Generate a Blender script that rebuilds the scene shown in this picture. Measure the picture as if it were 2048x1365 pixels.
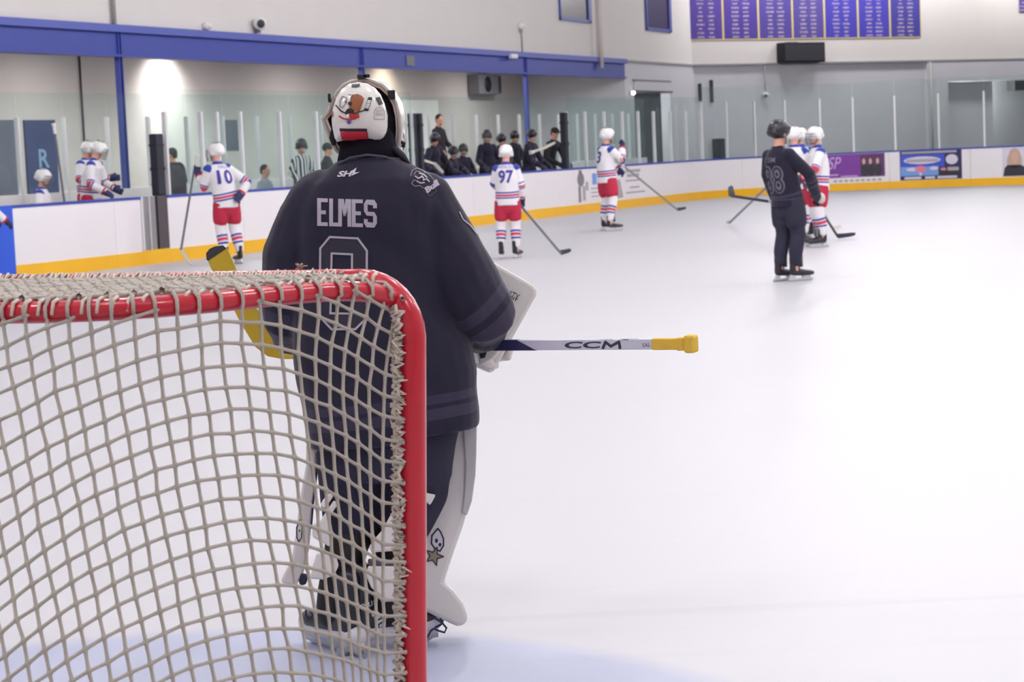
import bpy, bmesh, math, random
import numpy as np
from mathutils import Vector, Matrix, noise
from mathutils.bvhtree import BVHTree

random.seed(7)
scene = bpy.context.scene
COL = scene.collection
for o in list(bpy.data.objects):
    bpy.data.objects.remove(o)

# ------------------------------------------------------------------ camera
F, CAMH, ROLL, HORIZON = 4150.0, 1.52, math.radians(2.5), 300.0
PITCH = math.atan(((682.5 - HORIZON) * math.cos(ROLL)) / F)
FW = np.array([0, math.cos(PITCH), -math.sin(PITCH)])
_r0 = np.array([1.0, 0, 0])
_u0 = np.cross(_r0, FW)
CR = math.cos(ROLL) * _r0 - math.sin(ROLL) * _u0
CU = math.cos(ROLL) * _u0 + math.sin(ROLL) * _r0
CPOS = np.array([0, 0, CAMH])
cam_data = bpy.data.cameras.new('camera')
cam = bpy.data.objects.new('camera', cam_data)
COL.objects.link(cam)
m = Matrix.Identity(4)
for i in range(3):
    m[i][0], m[i][1], m[i][2], m[i][3] = CR[i], CU[i], -FW[i], CPOS[i]
cam.matrix_world = m
cam_data.sensor_width = 36.0
cam_data.lens = F / 2048 * 36.0
cam_data.clip_start = 0.05
cam_data.clip_end = 300
cam_data.dof.use_dof = True
cam_data.dof.focus_distance = 6.2
cam_data.dof.aperture_fstop = 10.0
scene.camera = cam

# ------------------------------------------------------------------ world, lamps, exposure
world = bpy.data.worlds.new('world')
scene.world = world
world.use_nodes = True
world.node_tree.nodes['Background'].inputs[0].default_value = (0.8, 0.85, 1.0, 1)
world.node_tree.nodes['Background'].inputs[1].default_value = 0.05
vs = scene.view_settings
vs.view_transform = 'Standard'
vs.look = 'None'
vs.gamma = 1.0
vs.use_curve_mapping = False
vs.exposure = 0.0
LAMP_POWER = 292.0
RECESS_FILL_POWER = 86.0
LAMP_COL = (1.0, 0.98, 0.99)
scene.cycles.max_bounces = 8
scene.cycles.diffuse_bounces = 4
scene.cycles.glossy_bounces = 3
scene.cycles.transparent_max_bounces = 16
scene.cycles.caustics_reflective = False
scene.cycles.caustics_refractive = False

def V(*a): return np.array(a, float)
def ray(x, y): return FW + CR * (x - 1024) / F - CU * (y - 682.5) / F
def ground(x, y, z=0.0):
    d = ray(x, y); return CPOS + d * ((z - CAMH) / d[2])
def on_y(x, y, yy):
    d = ray(x, y); return CPOS + d * (yy / d[1])
def on_plane(x, y, p, n):
    d = ray(x, y); return CPOS + d * (np.dot(np.array(p) - CPOS, n) / np.dot(d, n))
def project(p):
    v = np.array(p) - CPOS; Z = v @ FW
    return 1024 + F * (v @ CR) / Z, 682.5 - F * (v @ CU) / Z

# ------------------------------------------------------------------ materials
MATS = {}
def srgb(r, g, b):
    f = lambda c: (c / 255 / 12.92) if c / 255 <= 0.04045 else ((c / 255 + 0.055) / 1.055) ** 2.4
    return (f(r), f(g), f(b), 1)
def mat(name, col, rough=0.6, metal=0.0, spec=0.5, noise_amt=0.0, noise_scale=20.0, bump=0.0, bump_scale=60.0, coat=0.0, sheen=0.0):
    if name in MATS: return MATS[name]
    mt = bpy.data.materials.new(name); mt.use_nodes = True
    nt = mt.node_tree; b = nt.nodes['Principled BSDF']
    c = col if len(col) == 4 else srgb(*col)
    b.inputs['Base Color'].default_value = c
    b.inputs['Roughness'].default_value = rough
    b.inputs['Metallic'].default_value = metal
    b.inputs['Specular IOR Level'].default_value = spec
    b.inputs['Coat Weight'].default_value = coat
    b.inputs['Sheen Weight'].default_value = sheen
    if noise_amt or bump:
        tc = nt.nodes.new('ShaderNodeTexCoord')
        n = nt.nodes.new('ShaderNodeTexNoise'); n.inputs['Scale'].default_value = noise_scale
        n.inputs['Detail'].default_value = 6
        nt.links.new(tc.outputs['Object'], n.inputs['Vector'])
        if noise_amt:
            mx = nt.nodes.new('ShaderNodeMix'); mx.data_type = 'RGBA'
            mx.inputs[6].default_value = tuple(x * (1 - noise_amt) for x in c[:3]) + (1,)
            mx.inputs[7].default_value = tuple(min(1, x * (1 + noise_amt)) for x in c[:3]) + (1,)
            nt.links.new(n.outputs['Fac'], mx.inputs[0])
            nt.links.new(mx.outputs[2], b.inputs['Base Color'])
        if bump:
            n2 = nt.nodes.new('ShaderNodeTexNoise'); n2.inputs['Scale'].default_value = bump_scale
            n2.inputs['Detail'].default_value = 4
            nt.links.new(tc.outputs['Object'], n2.inputs['Vector'])
            bp = nt.nodes.new('ShaderNodeBump'); bp.inputs['Strength'].default_value = bump
            bp.inputs['Distance'].default_value = 0.01
            nt.links.new(n2.outputs['Fac'], bp.inputs['Height'])
            nt.links.new(bp.outputs['Normal'], b.inputs['Normal'])
    MATS[name] = mt
    return mt
def emis(name, col, strength):
    mt = bpy.data.materials.new(name); mt.use_nodes = True
    b = mt.node_tree.nodes['Principled BSDF']
    b.inputs['Base Color'].default_value = (1, 1, 1, 1)
    b.inputs['Emission Color'].default_value = tuple(col) + (1,)
    b.inputs['Emission Strength'].default_value = strength
    MATS[name] = mt
    return mt
def glass_mat(name, tint, haze, haze_col):
    mt = bpy.data.materials.new(name); mt.use_nodes = True
    nt = mt.node_tree; nt.nodes.clear()
    out = nt.nodes.new('ShaderNodeOutputMaterial')
    tr = nt.nodes.new('ShaderNodeBsdfTransparent'); tr.inputs[0].default_value = tint + (1,)
    df = nt.nodes.new('ShaderNodeBsdfDiffuse'); df.inputs[0].default_value = haze_col + (1,)
    gl = nt.nodes.new('ShaderNodeBsdfGlossy'); gl.inputs['Roughness'].default_value = 0.04
    gl.inputs[0].default_value = (0.9, 1, 0.98, 1)
    n = nt.nodes.new('ShaderNodeTexNoise'); n.inputs['Scale'].default_value = 2.5; n.inputs['Detail'].default_value = 5
    tc = nt.nodes.new('ShaderNodeTexCoord'); nt.links.new(tc.outputs['Object'], n.inputs['Vector'])
    ml = nt.nodes.new('ShaderNodeMath'); ml.operation = 'MULTIPLY'; ml.inputs[1].default_value = haze * 2
    nt.links.new(n.outputs['Fac'], ml.inputs[0])
    m1 = nt.nodes.new('ShaderNodeMixShader'); nt.links.new(ml.outputs[0], m1.inputs[0])
    nt.links.new(tr.outputs[0], m1.inputs[1]); nt.links.new(df.outputs[0], m1.inputs[2])
    fr = nt.nodes.new('ShaderNodeFresnel'); fr.inputs[0].default_value = 1.25
    ge = nt.nodes.new('ShaderNodeNewGeometry'); inv = nt.nodes.new('ShaderNodeMath'); inv.operation = 'SUBTRACT'; inv.inputs[0].default_value = 1.0
    nt.links.new(ge.outputs['Backfacing'], inv.inputs[1])
    fm = nt.nodes.new('ShaderNodeMath'); fm.operation = 'MULTIPLY'; nt.links.new(fr.outputs[0], fm.inputs[0]); nt.links.new(inv.outputs[0], fm.inputs[1])
    m2 = nt.nodes.new('ShaderNodeMixShader'); nt.links.new(fm.outputs[0], m2.inputs[0])
    nt.links.new(m1.outputs[0], m2.inputs[1]); nt.links.new(gl.outputs[0], m2.inputs[2])
    nt.links.new(m2.outputs[0], out.inputs[0])
    MATS[name] = mt
    return mt
def ramp_node(nt, stops):
    r = nt.nodes.new('ShaderNodeValToRGB'); r.color_ramp.interpolation = 'CONSTANT'
    el = r.color_ramp.elements
    el[0].position = stops[0][0]; el[0].color = srgb(*stops[0][1])
    while len(el) > 1: el.remove(el[-1])
    for p, c in stops[1:]:
        e = el.new(p); e.color = srgb(*c)
    return r
def banded(name, torso, arm, rough=0.85, bump=0.25, bump_scale=14, stripes=None):
    """cloth whose knitted-in stripes follow the part / t attributes of the garment"""
    mt = bpy.data.materials.new(name); mt.use_nodes = True
    nt = mt.node_tree; b = nt.nodes['Principled BSDF']
    b.inputs['Roughness'].default_value = rough; b.inputs['Specular IOR Level'].default_value = 0.25
    b.inputs['Sheen Weight'].default_value = 0.15
    at = nt.nodes.new('ShaderNodeAttribute'); at.attribute_name = 't'
    ap = nt.nodes.new('ShaderNodeAttribute'); ap.attribute_name = 'part'
    r1, r2 = ramp_node(nt, torso), ramp_node(nt, arm)
    nt.links.new(at.outputs['Fac'], r1.inputs[0]); nt.links.new(at.outputs['Fac'], r2.inputs[0])
    gt = nt.nodes.new('ShaderNodeMath'); gt.operation = 'GREATER_THAN'; gt.inputs[1].default_value = 0.5
    nt.links.new(ap.outputs['Fac'], gt.inputs[0])
    mx = nt.nodes.new('ShaderNodeMix'); mx.data_type = 'RGBA'
    nt.links.new(gt.outputs[0], mx.inputs[0]); nt.links.new(r1.outputs[0], mx.inputs[6]); nt.links.new(r2.outputs[0], mx.inputs[7])
    src = mx.outputs[2]
    tc = nt.nodes.new('ShaderNodeTexCoord')
    if stripes:
        w = nt.nodes.new('ShaderNodeTexWave'); w.bands_direction = 'X'; w.inputs['Scale'].default_value = stripes
        nt.links.new(tc.outputs['Object'], w.inputs['Vector'])
        g2 = nt.nodes.new('ShaderNodeMath'); g2.operation = 'GREATER_THAN'; g2.inputs[1].default_value = 0.5
        nt.links.new(w.outputs['Fac'], g2.inputs[0])
        m3 = nt.nodes.new('ShaderNodeMix'); m3.data_type = 'RGBA'; m3.inputs[7].default_value = srgb(24, 24, 30)
        nt.links.new(g2.outputs[0], m3.inputs[0]); nt.links.new(src, m3.inputs[6]); src = m3.outputs[2]
    nt.links.new(src, b.inputs['Base Color'])
    n2 = nt.nodes.new('ShaderNodeTexNoise'); n2.inputs['Scale'].default_value = bump_scale; n2.inputs['Detail'].default_value = 3
    nt.links.new(tc.outputs['Object'], n2.inputs['Vector'])
    bp = nt.nodes.new('ShaderNodeBump'); bp.inputs['Strength'].default_value = bump; bp.inputs['Distance'].default_value = 0.02
    nt.links.new(n2.outputs['Fac'], bp.inputs['Height']); nt.links.new(bp.outputs['Normal'], b.inputs['Normal'])
    MATS[name] = mt
    return mt

# ------------------------------------------------------------------ mesh helpers
def nrm(v): return v / (np.linalg.norm(v) + 1e-12)
class MB:
    def __init__(s): s.v = []; s.f = []
    def add(s, vs, fs):
        o = len(s.v); s.v += [tuple(map(float, p)) for p in vs]; s.f += [tuple(i + o for i in f) for f in fs]; return s
    def box(s, c, h, ax=None):
        ax = ax if ax is not None else (V(1, 0, 0), V(0, 1, 0), V(0, 0, 1))
        c = np.array(c, float); P = []
        for sx in (-1, 1):
            for sy in (-1, 1):
                for sz in (-1, 1):
                    P.append(c + ax[0] * h[0] * sx + ax[1] * h[1] * sy + ax[2] * h[2] * sz)
        return s.add(P, [(0, 1, 3, 2), (4, 6, 7, 5), (0, 4, 5, 1), (2, 3, 7, 6), (0, 2, 6, 4), (1, 5, 7, 3)])
    def rings(s, R, cap=True):
        n = len(R[0]); P = [p for r in R for p in r]; Fs = []
        for i in range(len(R) - 1):
            for k in range(n):
                a, b2 = i * n + k, i * n + (k + 1) % n
                Fs.append((a, b2, b2 + n, a + n))
        if cap:
            Fs.append(tuple(range(n))[::-1]); Fs.append(tuple((len(R) - 1) * n + k for k in range(n)))
        return s.add(P, Fs)
    def tube(s, path, r, n=8, cap=True):
        path = [np.array(p, float) for p in path]
        rr = r if hasattr(r, '__len__') else [r] * len(path)
        t0 = nrm(path[1] - path[0]); ref = V(0, 0, 1) if abs(t0[2]) < 0.9 else V(1, 0, 0)
        a = nrm(np.cross(t0, ref)); R = []
        for i, p in enumerate(path):
            t = nrm(path[min(i + 1, len(path) - 1)] - path[max(i - 1, 0)])
            a = nrm(a - t * (a @ t)); b2 = np.cross(t, a)
            R.append([p + rr[i] * (a * math.cos(2 * math.pi * k / n) + b2 * math.sin(2 * math.pi * k / n)) for k in range(n)])
        return s.rings(R, cap)
    def limb(s, nodes, side=(1, 0, 0), n=14, flat0=False):
        """nodes: (point, r) or (point, r_side, r_other); rounded ends"""
        P = [np.array(q[0], float) for q in nodes]; side = np.array(side, float)
        R = []
        def ring(p, t, ra, rb):
            a = nrm(side - t * (side @ t)) if abs(side @ t) < 0.98 else nrm(np.cross(t, V(0, 0, 1) if abs(t[2]) < .9 else V(0, 1, 0)))
            b2 = np.cross(t, a)
            return [p + a * ra * math.cos(2 * math.pi * k / n) + b2 * rb * math.sin(2 * math.pi * k / n) for k in range(n)]
        for i, q in enumerate(nodes):
            ra = q[1]; rb = q[2] if len(q) > 2 else q[1]
            t = nrm(P[min(i + 1, len(P) - 1)] - P[max(i - 1, 0)])
            if i == 0 and not flat0:
                m0 = min(ra, rb)
                R.append(ring(P[i] - t * m0 * .7, t, ra * .4, rb * .4)); R.append(ring(P[i] - t * m0 * .4, t, ra * .8, rb * .8))
            R.append(ring(P[i], t, ra, rb))
            if i == len(P) - 1:
                m0 = min(ra, rb)
                R.append(ring(P[i] + t * m0 * .4, t, ra * .8, rb * .8)); R.append(ring(P[i] + t * m0 * .7, t, ra * .4, rb * .4))
        return s.rings(R)
    def ball(s, c, r, ax=None, nu=14, nv=8):
        r = r if hasattr(r, '__len__') else (r, r, r)
        ax = ax if ax is not None else (V(1, 0, 0), V(0, 1, 0), V(0, 0, 1))
        c = np.array(c, float); R = []
        for i in range(nv + 1):
            ph = math.pi * (i + .02) / (nv + .04) - math.pi / 2
            R.append([c + ax[0] * r[0] * math.cos(ph) * math.cos(2 * math.pi * k / nu) + ax[1] * r[1] * math.cos(ph) * math.sin(2 * math.pi * k / nu) + ax[2] * r[2] * math.sin(ph) for k in range(nu)])
        return s.rings(R)
    def prism(s, poly, d):
        d = np.array(d, float); P = [np.array(p, float) for p in poly]; n = len(P)
        return s.add(P + [p + d for p in P], [tuple(range(n))[::-1], tuple(range(n, 2 * n))] + [(k, (k + 1) % n, (k + 1) % n + n, k + n) for k in range(n)])
    def build(s, name, material, parent=None, smooth=False, origin=None, bevel=0.0):
        me = bpy.data.meshes.new(name)
        org = np.array(origin, float) if origin is not None else V(0, 0, 0)
        me.from_pydata([tuple(np.array(p) - org) for p in s.v], [], s.f)
        me.validate(verbose=False)
        bm = bmesh.new(); bm.from_mesh(me)
        bmesh.ops.recalc_face_normals(bm, faces=bm.faces)
        if bevel:
            bmesh.ops.bevel(bm, geom=[e for e in bm.edges if e.calc_face_angle(0) > 0.6], offset=bevel, segments=2, affect='EDGES', profile=0.5)
        bm.to_mesh(me); bm.free()
        if smooth:
            me.polygons.foreach_set('use_smooth', [True] * len(me.polygons))
        return link(name, me, material, parent)
def link(name, me, material, parent=None):
    o = bpy.data.objects.new(name, me); COL.objects.link(o)
    if material is not None:
        me.materials.clear(); me.materials.append(MATS[material] if isinstance(material, str) else material)
    if parent is not None: o.parent = parent
    return o
def empty(name, loc=(0, 0, 0), rz=0.0):
    o = bpy.data.objects.new(name, None); COL.objects.link(o)
    o.location = tuple(map(float, loc)); o.rotation_euler = (0, 0, rz); o.empty_display_size = .1
    return o
def tag(o, label=None, cat=None, group=None, kind=None):
    if label: o['label'] = label
    if cat: o['category'] = cat
    if group: o['group'] = group
    if kind: o['kind'] = kind
    return o

def fuse(name, parts, voxel, smooth=3, material=None, parent=None, origin=None, disp=None):
    """parts: list of (MB, part_id, axis polyline or None). One continuous remeshed surface carrying part / t attributes."""
    allb = MB()
    for p in parts: allb.add(p[0].v, p[0].f)
    me = bpy.data.meshes.new('tmp'); me.from_pydata(allb.v, [], allb.f); me.validate(verbose=False)
    bm = bmesh.new(); bm.from_mesh(me); bmesh.ops.recalc_face_normals(bm, faces=bm.faces); bm.to_mesh(me); bm.free()
    ob = bpy.data.objects.new('tmp', me); COL.objects.link(ob)
    md = ob.modifiers.new('r', 'REMESH'); md.mode = 'VOXEL'; md.voxel_size = voxel
    dg = bpy.context.evaluated_depsgraph_get()
    res = bpy.data.meshes.new_from_object(ob.evaluated_get(dg))
    bpy.data.objects.remove(ob); bpy.data.meshes.remove(me)
    res.name = name
    n = len(res.vertices); co = np.empty(n * 3); res.vertices.foreach_get('co', co); co = co.reshape(-1, 3)
    ed = np.empty(len(res.edges) * 2, int); res.edges.foreach_get('vertices', ed); ed = ed.reshape(-1, 2)
    deg = np.bincount(ed.ravel(), minlength=n).astype(float)[:, None]
    for it in range(smooth * 2):
        acc = np.zeros_like(co)
        np.add.at(acc, ed[:, 0], co[ed[:, 1]]); np.add.at(acc, ed[:, 1], co[ed[:, 0]])
        lam = 0.55 if it % 2 == 0 else -0.4
        co = co + lam * (acc / np.maximum(deg, 1) - co)
    if disp is not None:
        res.vertices.foreach_set('co', co.ravel()); res.update()
        nv = np.empty(n * 3); res.vertices.foreach_get('normal', nv); nv = nv.reshape(-1, 3)
        co = co + nv * np.array([disp(p) for p in co])[:, None]
    if any(p[2] is not None for p in parts):
        trees = [BVHTree.FromPolygons(p[0].v, p[0].f) if p[0].f else None for p in parts]
        bd = np.full(n, 1e9); pid = np.zeros(n); which = np.zeros(n, int)
        for j, p in enumerate(parts):
            for i in range(n):
                h = trees[j].find_nearest(co[i])
                if h[3] is not None and h[3] < bd[i]:
                    bd[i] = h[3]; which[i] = j; pid[i] = p[1]
        t = np.zeros(n)
        for j, p in enumerate(parts):
            sel = which == j
            if p[2] is None or not sel.any(): continue
            pl = np.array(p[2]); L = np.r_[0, np.cumsum(np.linalg.norm(np.diff(pl, axis=0), axis=1))]
            best = np.full(sel.sum(), 1e9); tv = np.zeros(sel.sum()); q = co[sel]
            for k in range(len(pl) - 1):
                d = pl[k + 1] - pl[k]; u = ((q - pl[k]) @ d) / (d @ d)
                uc = np.clip(u, 0, 1)
                dist = np.linalg.norm(q - (pl[k] + uc[:, None] * d), axis=1)
                better = dist < best; best[better] = dist[better]
                tv[better] = (L[k] + uc[better] * (L[k + 1] - L[k])) / L[-1]
            t[sel] = tv
        a = res.attributes.new('part', 'FLOAT', 'POINT'); a.data.foreach_set('value', pid)
        a = res.attributes.new('t', 'FLOAT', 'POINT'); a.data.foreach_set('value', t)
    if origin is not None: co = co - np.array(origin)
    res.vertices.foreach_set('co', co.ravel())
    res.polygons.foreach_set('use_smooth', [True] * len(res.polygons)); res.update()
    return link(name, res, material, parent)
def bvh_of(o, origin=None):
    org = np.array(origin) if origin is not None else V(0, 0, 0)
    me = o.data
    return BVHTree.FromPolygons([tuple(np.array(v.co) + org) for v in me.vertices], [tuple(p.vertices) for p in me.polygons])

def text_polys(body, bold=0.0, res=3):
    cu = bpy.data.curves.new('txt', 'FONT'); cu.body = body; cu.size = 1.0; cu.offset = bold; cu.resolution_u = res
    cu.fill_mode = 'FRONT'
    ob = bpy.data.objects.new('txt', cu); COL.objects.link(ob)
    me = bpy.data.meshes.new_from_object(ob.evaluated_get(bpy.context.evaluated_depsgraph_get()))
    vs_ = np.array([(v.co.x, v.co.y) for v in me.vertices]); fs = [tuple(p.vertices) for p in me.polygons]
    bpy.data.objects.remove(ob); bpy.data.curves.remove(cu); bpy.data.meshes.remove(me)
    mn, mx = vs_.min(0), vs_.max(0)
    return (vs_ - mn) / (mx - mn), fs
def text_to(body, quad, bold=0.02):
    """quad: bottom-left, bottom-right, top-left in 2d target units; y grows with the quad"""
    uv, fs = text_polys(body, bold)
    bl, br, tl = [np.array(q, float) for q in quad]
    return [bl + u * (br - bl) + w * (tl - bl) for u, w in uv], fs
def strokes(pts, w, closed=False):
    P = [np.array(p, float) for p in pts]; vs_, fs = [], []
    n = len(P)
    for i in range(n if closed else n - 1):
        a, b2 = P[i], P[(i + 1) % n]; d = nrm(b2 - a); nn = np.array([-d[1], d[0]]) * w / 2
        a2, b3 = a - d * w * .35, b2 + d * w * .35
        o = len(vs_); vs_ += [a2 - nn, b3 - nn, b3 + nn, a2 + nn]; fs.append((o, o + 1, o + 2, o + 3))
    return vs_, fs
def merge2(*ms):
    vs_, fs = [], []
    for v, f in ms:
        o = len(vs_); vs_ += list(v); fs += [tuple(i + o for i in q) for q in f]
    return vs_, fs
def decal(name, shape, caster, material, parent, step, origin=None, off=0.002):
    """flat print (2d polygons) cut into a fine grid and laid on a surface by caster(x, y) -> (point, normal)"""
    vs_, fs = shape
    bm = bmesh.new()
    bv = [bm.verts.new((float(p[0]), float(p[1]), 0)) for p in vs_]
    for f in fs:
        try: bm.faces.new([bv[i] for i in f])
        except ValueError: pass
    bmesh.ops.triangulate(bm, faces=bm.faces, ngon_method='EAR_CLIP')
    xs = [p[0] for p in vs_]; ys = [p[1] for p in vs_]
    for ax, lo, hi in ((0, min(xs), max(xs)), (1, min(ys), max(ys))):
        k = lo + step
        while k < hi:
            co = (k, 0, 0) if ax == 0 else (0, k, 0); no = (1, 0, 0) if ax == 0 else (0, 1, 0)
            bmesh.ops.bisect_plane(bm, geom=list(bm.verts) + list(bm.edges) + list(bm.faces), plane_co=co, plane_no=no)
            k += step
    org = np.array(origin) if origin is not None else V(0, 0, 0)
    dead = []
    for v in bm.verts:
        h = caster(v.co.x, v.co.y)
        if h is None: dead.append(v); continue
        p, nn = h
        v.co = tuple(np.array(p) + np.array(nn) * off - org)
    bmesh.ops.delete(bm, geom=dead, context='VERTS')
    me = bpy.data.meshes.new(name); bm.to_mesh(me); bm.free()
    return link(name, me, material, parent)
def cam_caster(bvh):
    def f(x, y):
        d = nrm(ray(x, y)); h = bvh.ray_cast(Vector(CPOS), Vector(d))
        if h[0] is None: return None
        n = np.array(h[1]); n = n if n @ d < 0 else -n
        return np.array(h[0]), n
    return f
def back_caster(bvh, y0=-1.5):
    def f(x, z):
        h = bvh.ray_cast(Vector((x, y0, z)), Vector((0, 1, 0)))
        if h[0] is None: return None
        n = np.array(h[1]); n = n if n[1] < 0 else -n
        return np.array(h[0]), n
    return f

# ------------------------------------------------------------------ shared materials
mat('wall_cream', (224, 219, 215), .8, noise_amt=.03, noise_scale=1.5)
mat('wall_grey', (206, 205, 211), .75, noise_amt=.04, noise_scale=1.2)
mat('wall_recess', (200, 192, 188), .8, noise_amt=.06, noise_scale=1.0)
mat('ceiling_white', (225, 225, 228), .9)
mat('concrete', (120, 120, 122), .9, noise_amt=.15, noise_scale=3)
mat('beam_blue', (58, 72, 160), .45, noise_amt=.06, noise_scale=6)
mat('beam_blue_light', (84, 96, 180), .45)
mat('board_white', (242, 238, 240), .35, noise_amt=.015, noise_scale=2)
mat('kick_yellow', (248, 190, 30), .35, noise_amt=.04, noise_scale=3)
mat('cap_blue', (52, 70, 165), .4)
mat('gate_blue', (40, 90, 215), .4)
mat('aluminium', (228, 228, 230), .4, metal=.15)
mat('gate_grey', (150, 148, 150), .4, metal=.3, noise_amt=.12, noise_scale=4)
mat('steel_dark', (92, 86, 90), .4, metal=.4)
mat('pad_black', (30, 32, 48), .6)
mat('black', (18, 18, 22), .6)
mat('dark_grey', (52, 52, 60), .6)
mat('mid_grey', (120, 120, 126), .6)
mat('white', (238, 236, 236), .45)
mat('off_white', (222, 218, 212), .5)
mat('window_dark', (62, 60, 74), .15)
mat('red', (196, 30, 52), .5)
glass_mat('rink_glass', (.92, .965, .955), .026, (.72, .83, .82))
emis('lamp_white', (1, .98, .95), 9.0)

# ice: white paint under clear ice, skate scratches, the light blue goal crease and its goal line
GA = math.radians(26.5)
GL = V(-math.cos(GA), math.sin(GA), 0)       # along the goal line, to the left
GB = V(-math.sin(GA), -math.cos(GA), 0)      # from the goal line back to the end boards
PT = V(-0.212, 4.39, 0)                      # right goal post
GC = PT + GL * 0.945
def ice_material():
    mt = bpy.data.materials.new('ice'); mt.use_nodes = True; nt = mt.node_tree; b = nt.nodes['Principled BSDF']
    tc = nt.nodes.new('ShaderNodeTexCoord')
    def math_(op, a, c=None):
        n = nt.nodes.new('ShaderNodeMath'); n.operation = op
        for k, q in enumerate((a, c)):
            if q is None: continue
            if isinstance(q, (int, float)): n.inputs[k].default_value = q
            else: nt.links.new(q, n.inputs[k])
        return n.outputs[0]
    sub = nt.nodes.new('ShaderNodeVectorMath'); sub.operation = 'SUBTRACT'; sub.inputs[1].default_value = tuple(GC)
    nt.links.new(tc.outputs['Object'], sub.inputs[0])
    ln = nt.nodes.new('ShaderNodeVectorMath'); ln.operation = 'LENGTH'; nt.links.new(sub.outputs[0], ln.inputs[0])
    dt = nt.nodes.new('ShaderNodeVectorMath'); dt.operation = 'DOT_PRODUCT'; dt.inputs[1].default_value = tuple(GB)
    nt.links.new(sub.outputs[0], dt.inputs[0])
    nz = nt.nodes.new('ShaderNodeTexNoise'); nz.inputs['Scale'].default_value = 9; nz.inputs['Detail'].default_value = 5
    nt.links.new(tc.outputs['Object'], nz.inputs['Vector'])
    wob = math_('MULTIPLY_ADD', nz.outputs['Fac'], .06); 
    inside = nt.nodes.new('ShaderNodeMapRange'); inside.inputs[1].default_value = 1.90; inside.inputs[2].default_value = 1.78
    nt.links.new(ln.outputs['Value'], inside.inputs[0])
    front = math_('LESS_THAN', dt.outputs['Value'], 0.0)
    crease = math_('MULTIPLY', inside.outputs[0], front)
    n1 = nt.nodes.new('ShaderNodeTexNoise'); n1.inputs['Scale'].default_value = .35; n1.inputs['Detail'].default_value = 8
    nt.links.new(tc.outputs['Object'], n1.inputs['Vector'])
    mx = nt.nodes.new('ShaderNodeMix'); mx.data_type = 'RGBA'
    mx.inputs[6].default_value = (.55, .54, .575, 1); mx.inputs[7].default_value = (.585, .578, .60, 1)
    nt.links.new(n1.outputs['Fac'], mx.inputs[0])
    m2 = nt.nodes.new('ShaderNodeMix'); m2.data_type = 'RGBA'; m2.inputs[7].default_value = (.36, .41, .62, 1)
    c7 = math_('MULTIPLY', crease, .62)
    nt.links.new(c7, m2.inputs[0]); nt.links.new(mx.outputs[2], m2.inputs[6])
    # goal line
    ab = math_('ABSOLUTE', dt.outputs['Value']); gl_ = math_('LESS_THAN', ab, .025)
    m3 = nt.nodes.new('ShaderNodeMix'); m3.data_type = 'RGBA'; m3.inputs[7].default_value = (.7, .12, .18, 1)
    nt.links.new(gl_, m3.inputs[0]); nt.links.new(m2.outputs[2], m3.inputs[6])
    # long thin skate scratches in two directions
    src = m3.outputs[2]
    for k, (rot, sc) in enumerate(((.5, (.25, 9, 1)), (-.7, (.3, 11, 1)), (1.5, (.2, 7, 1)))):
        mp = nt.nodes.new('ShaderNodeMapping'); mp.inputs['Rotation'].default_value = (0, 0, rot); mp.inputs['Scale'].default_value = sc
        nt.links.new(tc.outputs['Object'], mp.inputs[0])
        ns = nt.nodes.new('ShaderNodeTexNoise'); ns.inputs['Scale'].default_value = 1.0; ns.inputs['Detail'].default_value = 7; ns.inputs['Distortion'].default_value = .4
        nt.links.new(mp.outputs[0], ns.inputs['Vector'])
        g = nt.nodes.new('ShaderNodeMapRange'); g.inputs[1].default_value = .64; g.inputs[2].default_value = .78; g.inputs[3].default_value = 0; g.inputs[4].default_value = .30
        nt.links.new(ns.outputs['Fac'], g.inputs[0])
        mm = nt.nodes.new('ShaderNodeMix'); mm.data_type = 'RGBA'; mm.inputs[7].default_value = (.42, .42, .50, 1)
        nt.links.new(g.outputs[0], mm.inputs[0]); nt.links.new(src, mm.inputs[6]); src = mm.outputs[2]
    nt.links.new(src, b.inputs['Base Color'])
    b.inputs['Roughness'].default_value = .42; b.inputs['Specular IOR Level'].default_value = .3
    bp = nt.nodes.new('ShaderNodeBump'); bp.inputs['Strength'].default_value = .08; bp.inputs['Distance'].default_value = .01
    nt.links.new(nz.outputs['Fac'], bp.inputs['Height']); nt.links.new(bp.outputs['Normal'], b.inputs['Normal'])
    MATS['ice'] = mt
ice_material()

# ------------------------------------------------------------------ rink frame
RA = math.radians(25.0)
RU = V(math.sin(RA), math.cos(RA), 0); RV = V(math.cos(RA), -math.sin(RA), 0); UP = V(0, 0, 1)
SV, EU, RR = -18.6, 56.5, 5.5
def R3(u, v, z=0.0): return RU * u + RV * v + UP * z
PATH = []          # (point on the rink-side face, inward normal, length along)
for u in np.arange(14, EU - RR, .05): PATH.append((R3(u, SV), RV))
for k in range(0, 91):
    a = math.radians(k)
    PATH.append((R3(EU - RR + RR * math.sin(a), SV + RR - RR * math.cos(a)), RV * math.cos(a) - RU * math.sin(a)))
for v in np.arange(SV + RR + .05, 8, .05): PATH.append((R3(EU, v), -RU))
PP = np.array([p[0] for p in PATH]); PN = np.array([p[1] for p in PATH])
PL = np.r_[0, np.cumsum(np.linalg.norm(np.diff(PP, axis=0), axis=1))]
PX = np.array([project(p + UP * 1.03)[0] for p in PP])
_n = int(np.argmax(PX)) + 1
def s_px(x): return float(np.interp(x, PX[:_n], PL[:_n]))
PXG = np.array([project(PP[i] - PN[i] * .065 + UP * 1.75)[0] for i in range(len(PP))])
_ng = int(np.argmax(PXG)) + 1
def s_pxg(x): return float(np.interp(x, PXG[:_ng], PL[:_ng]))
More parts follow.
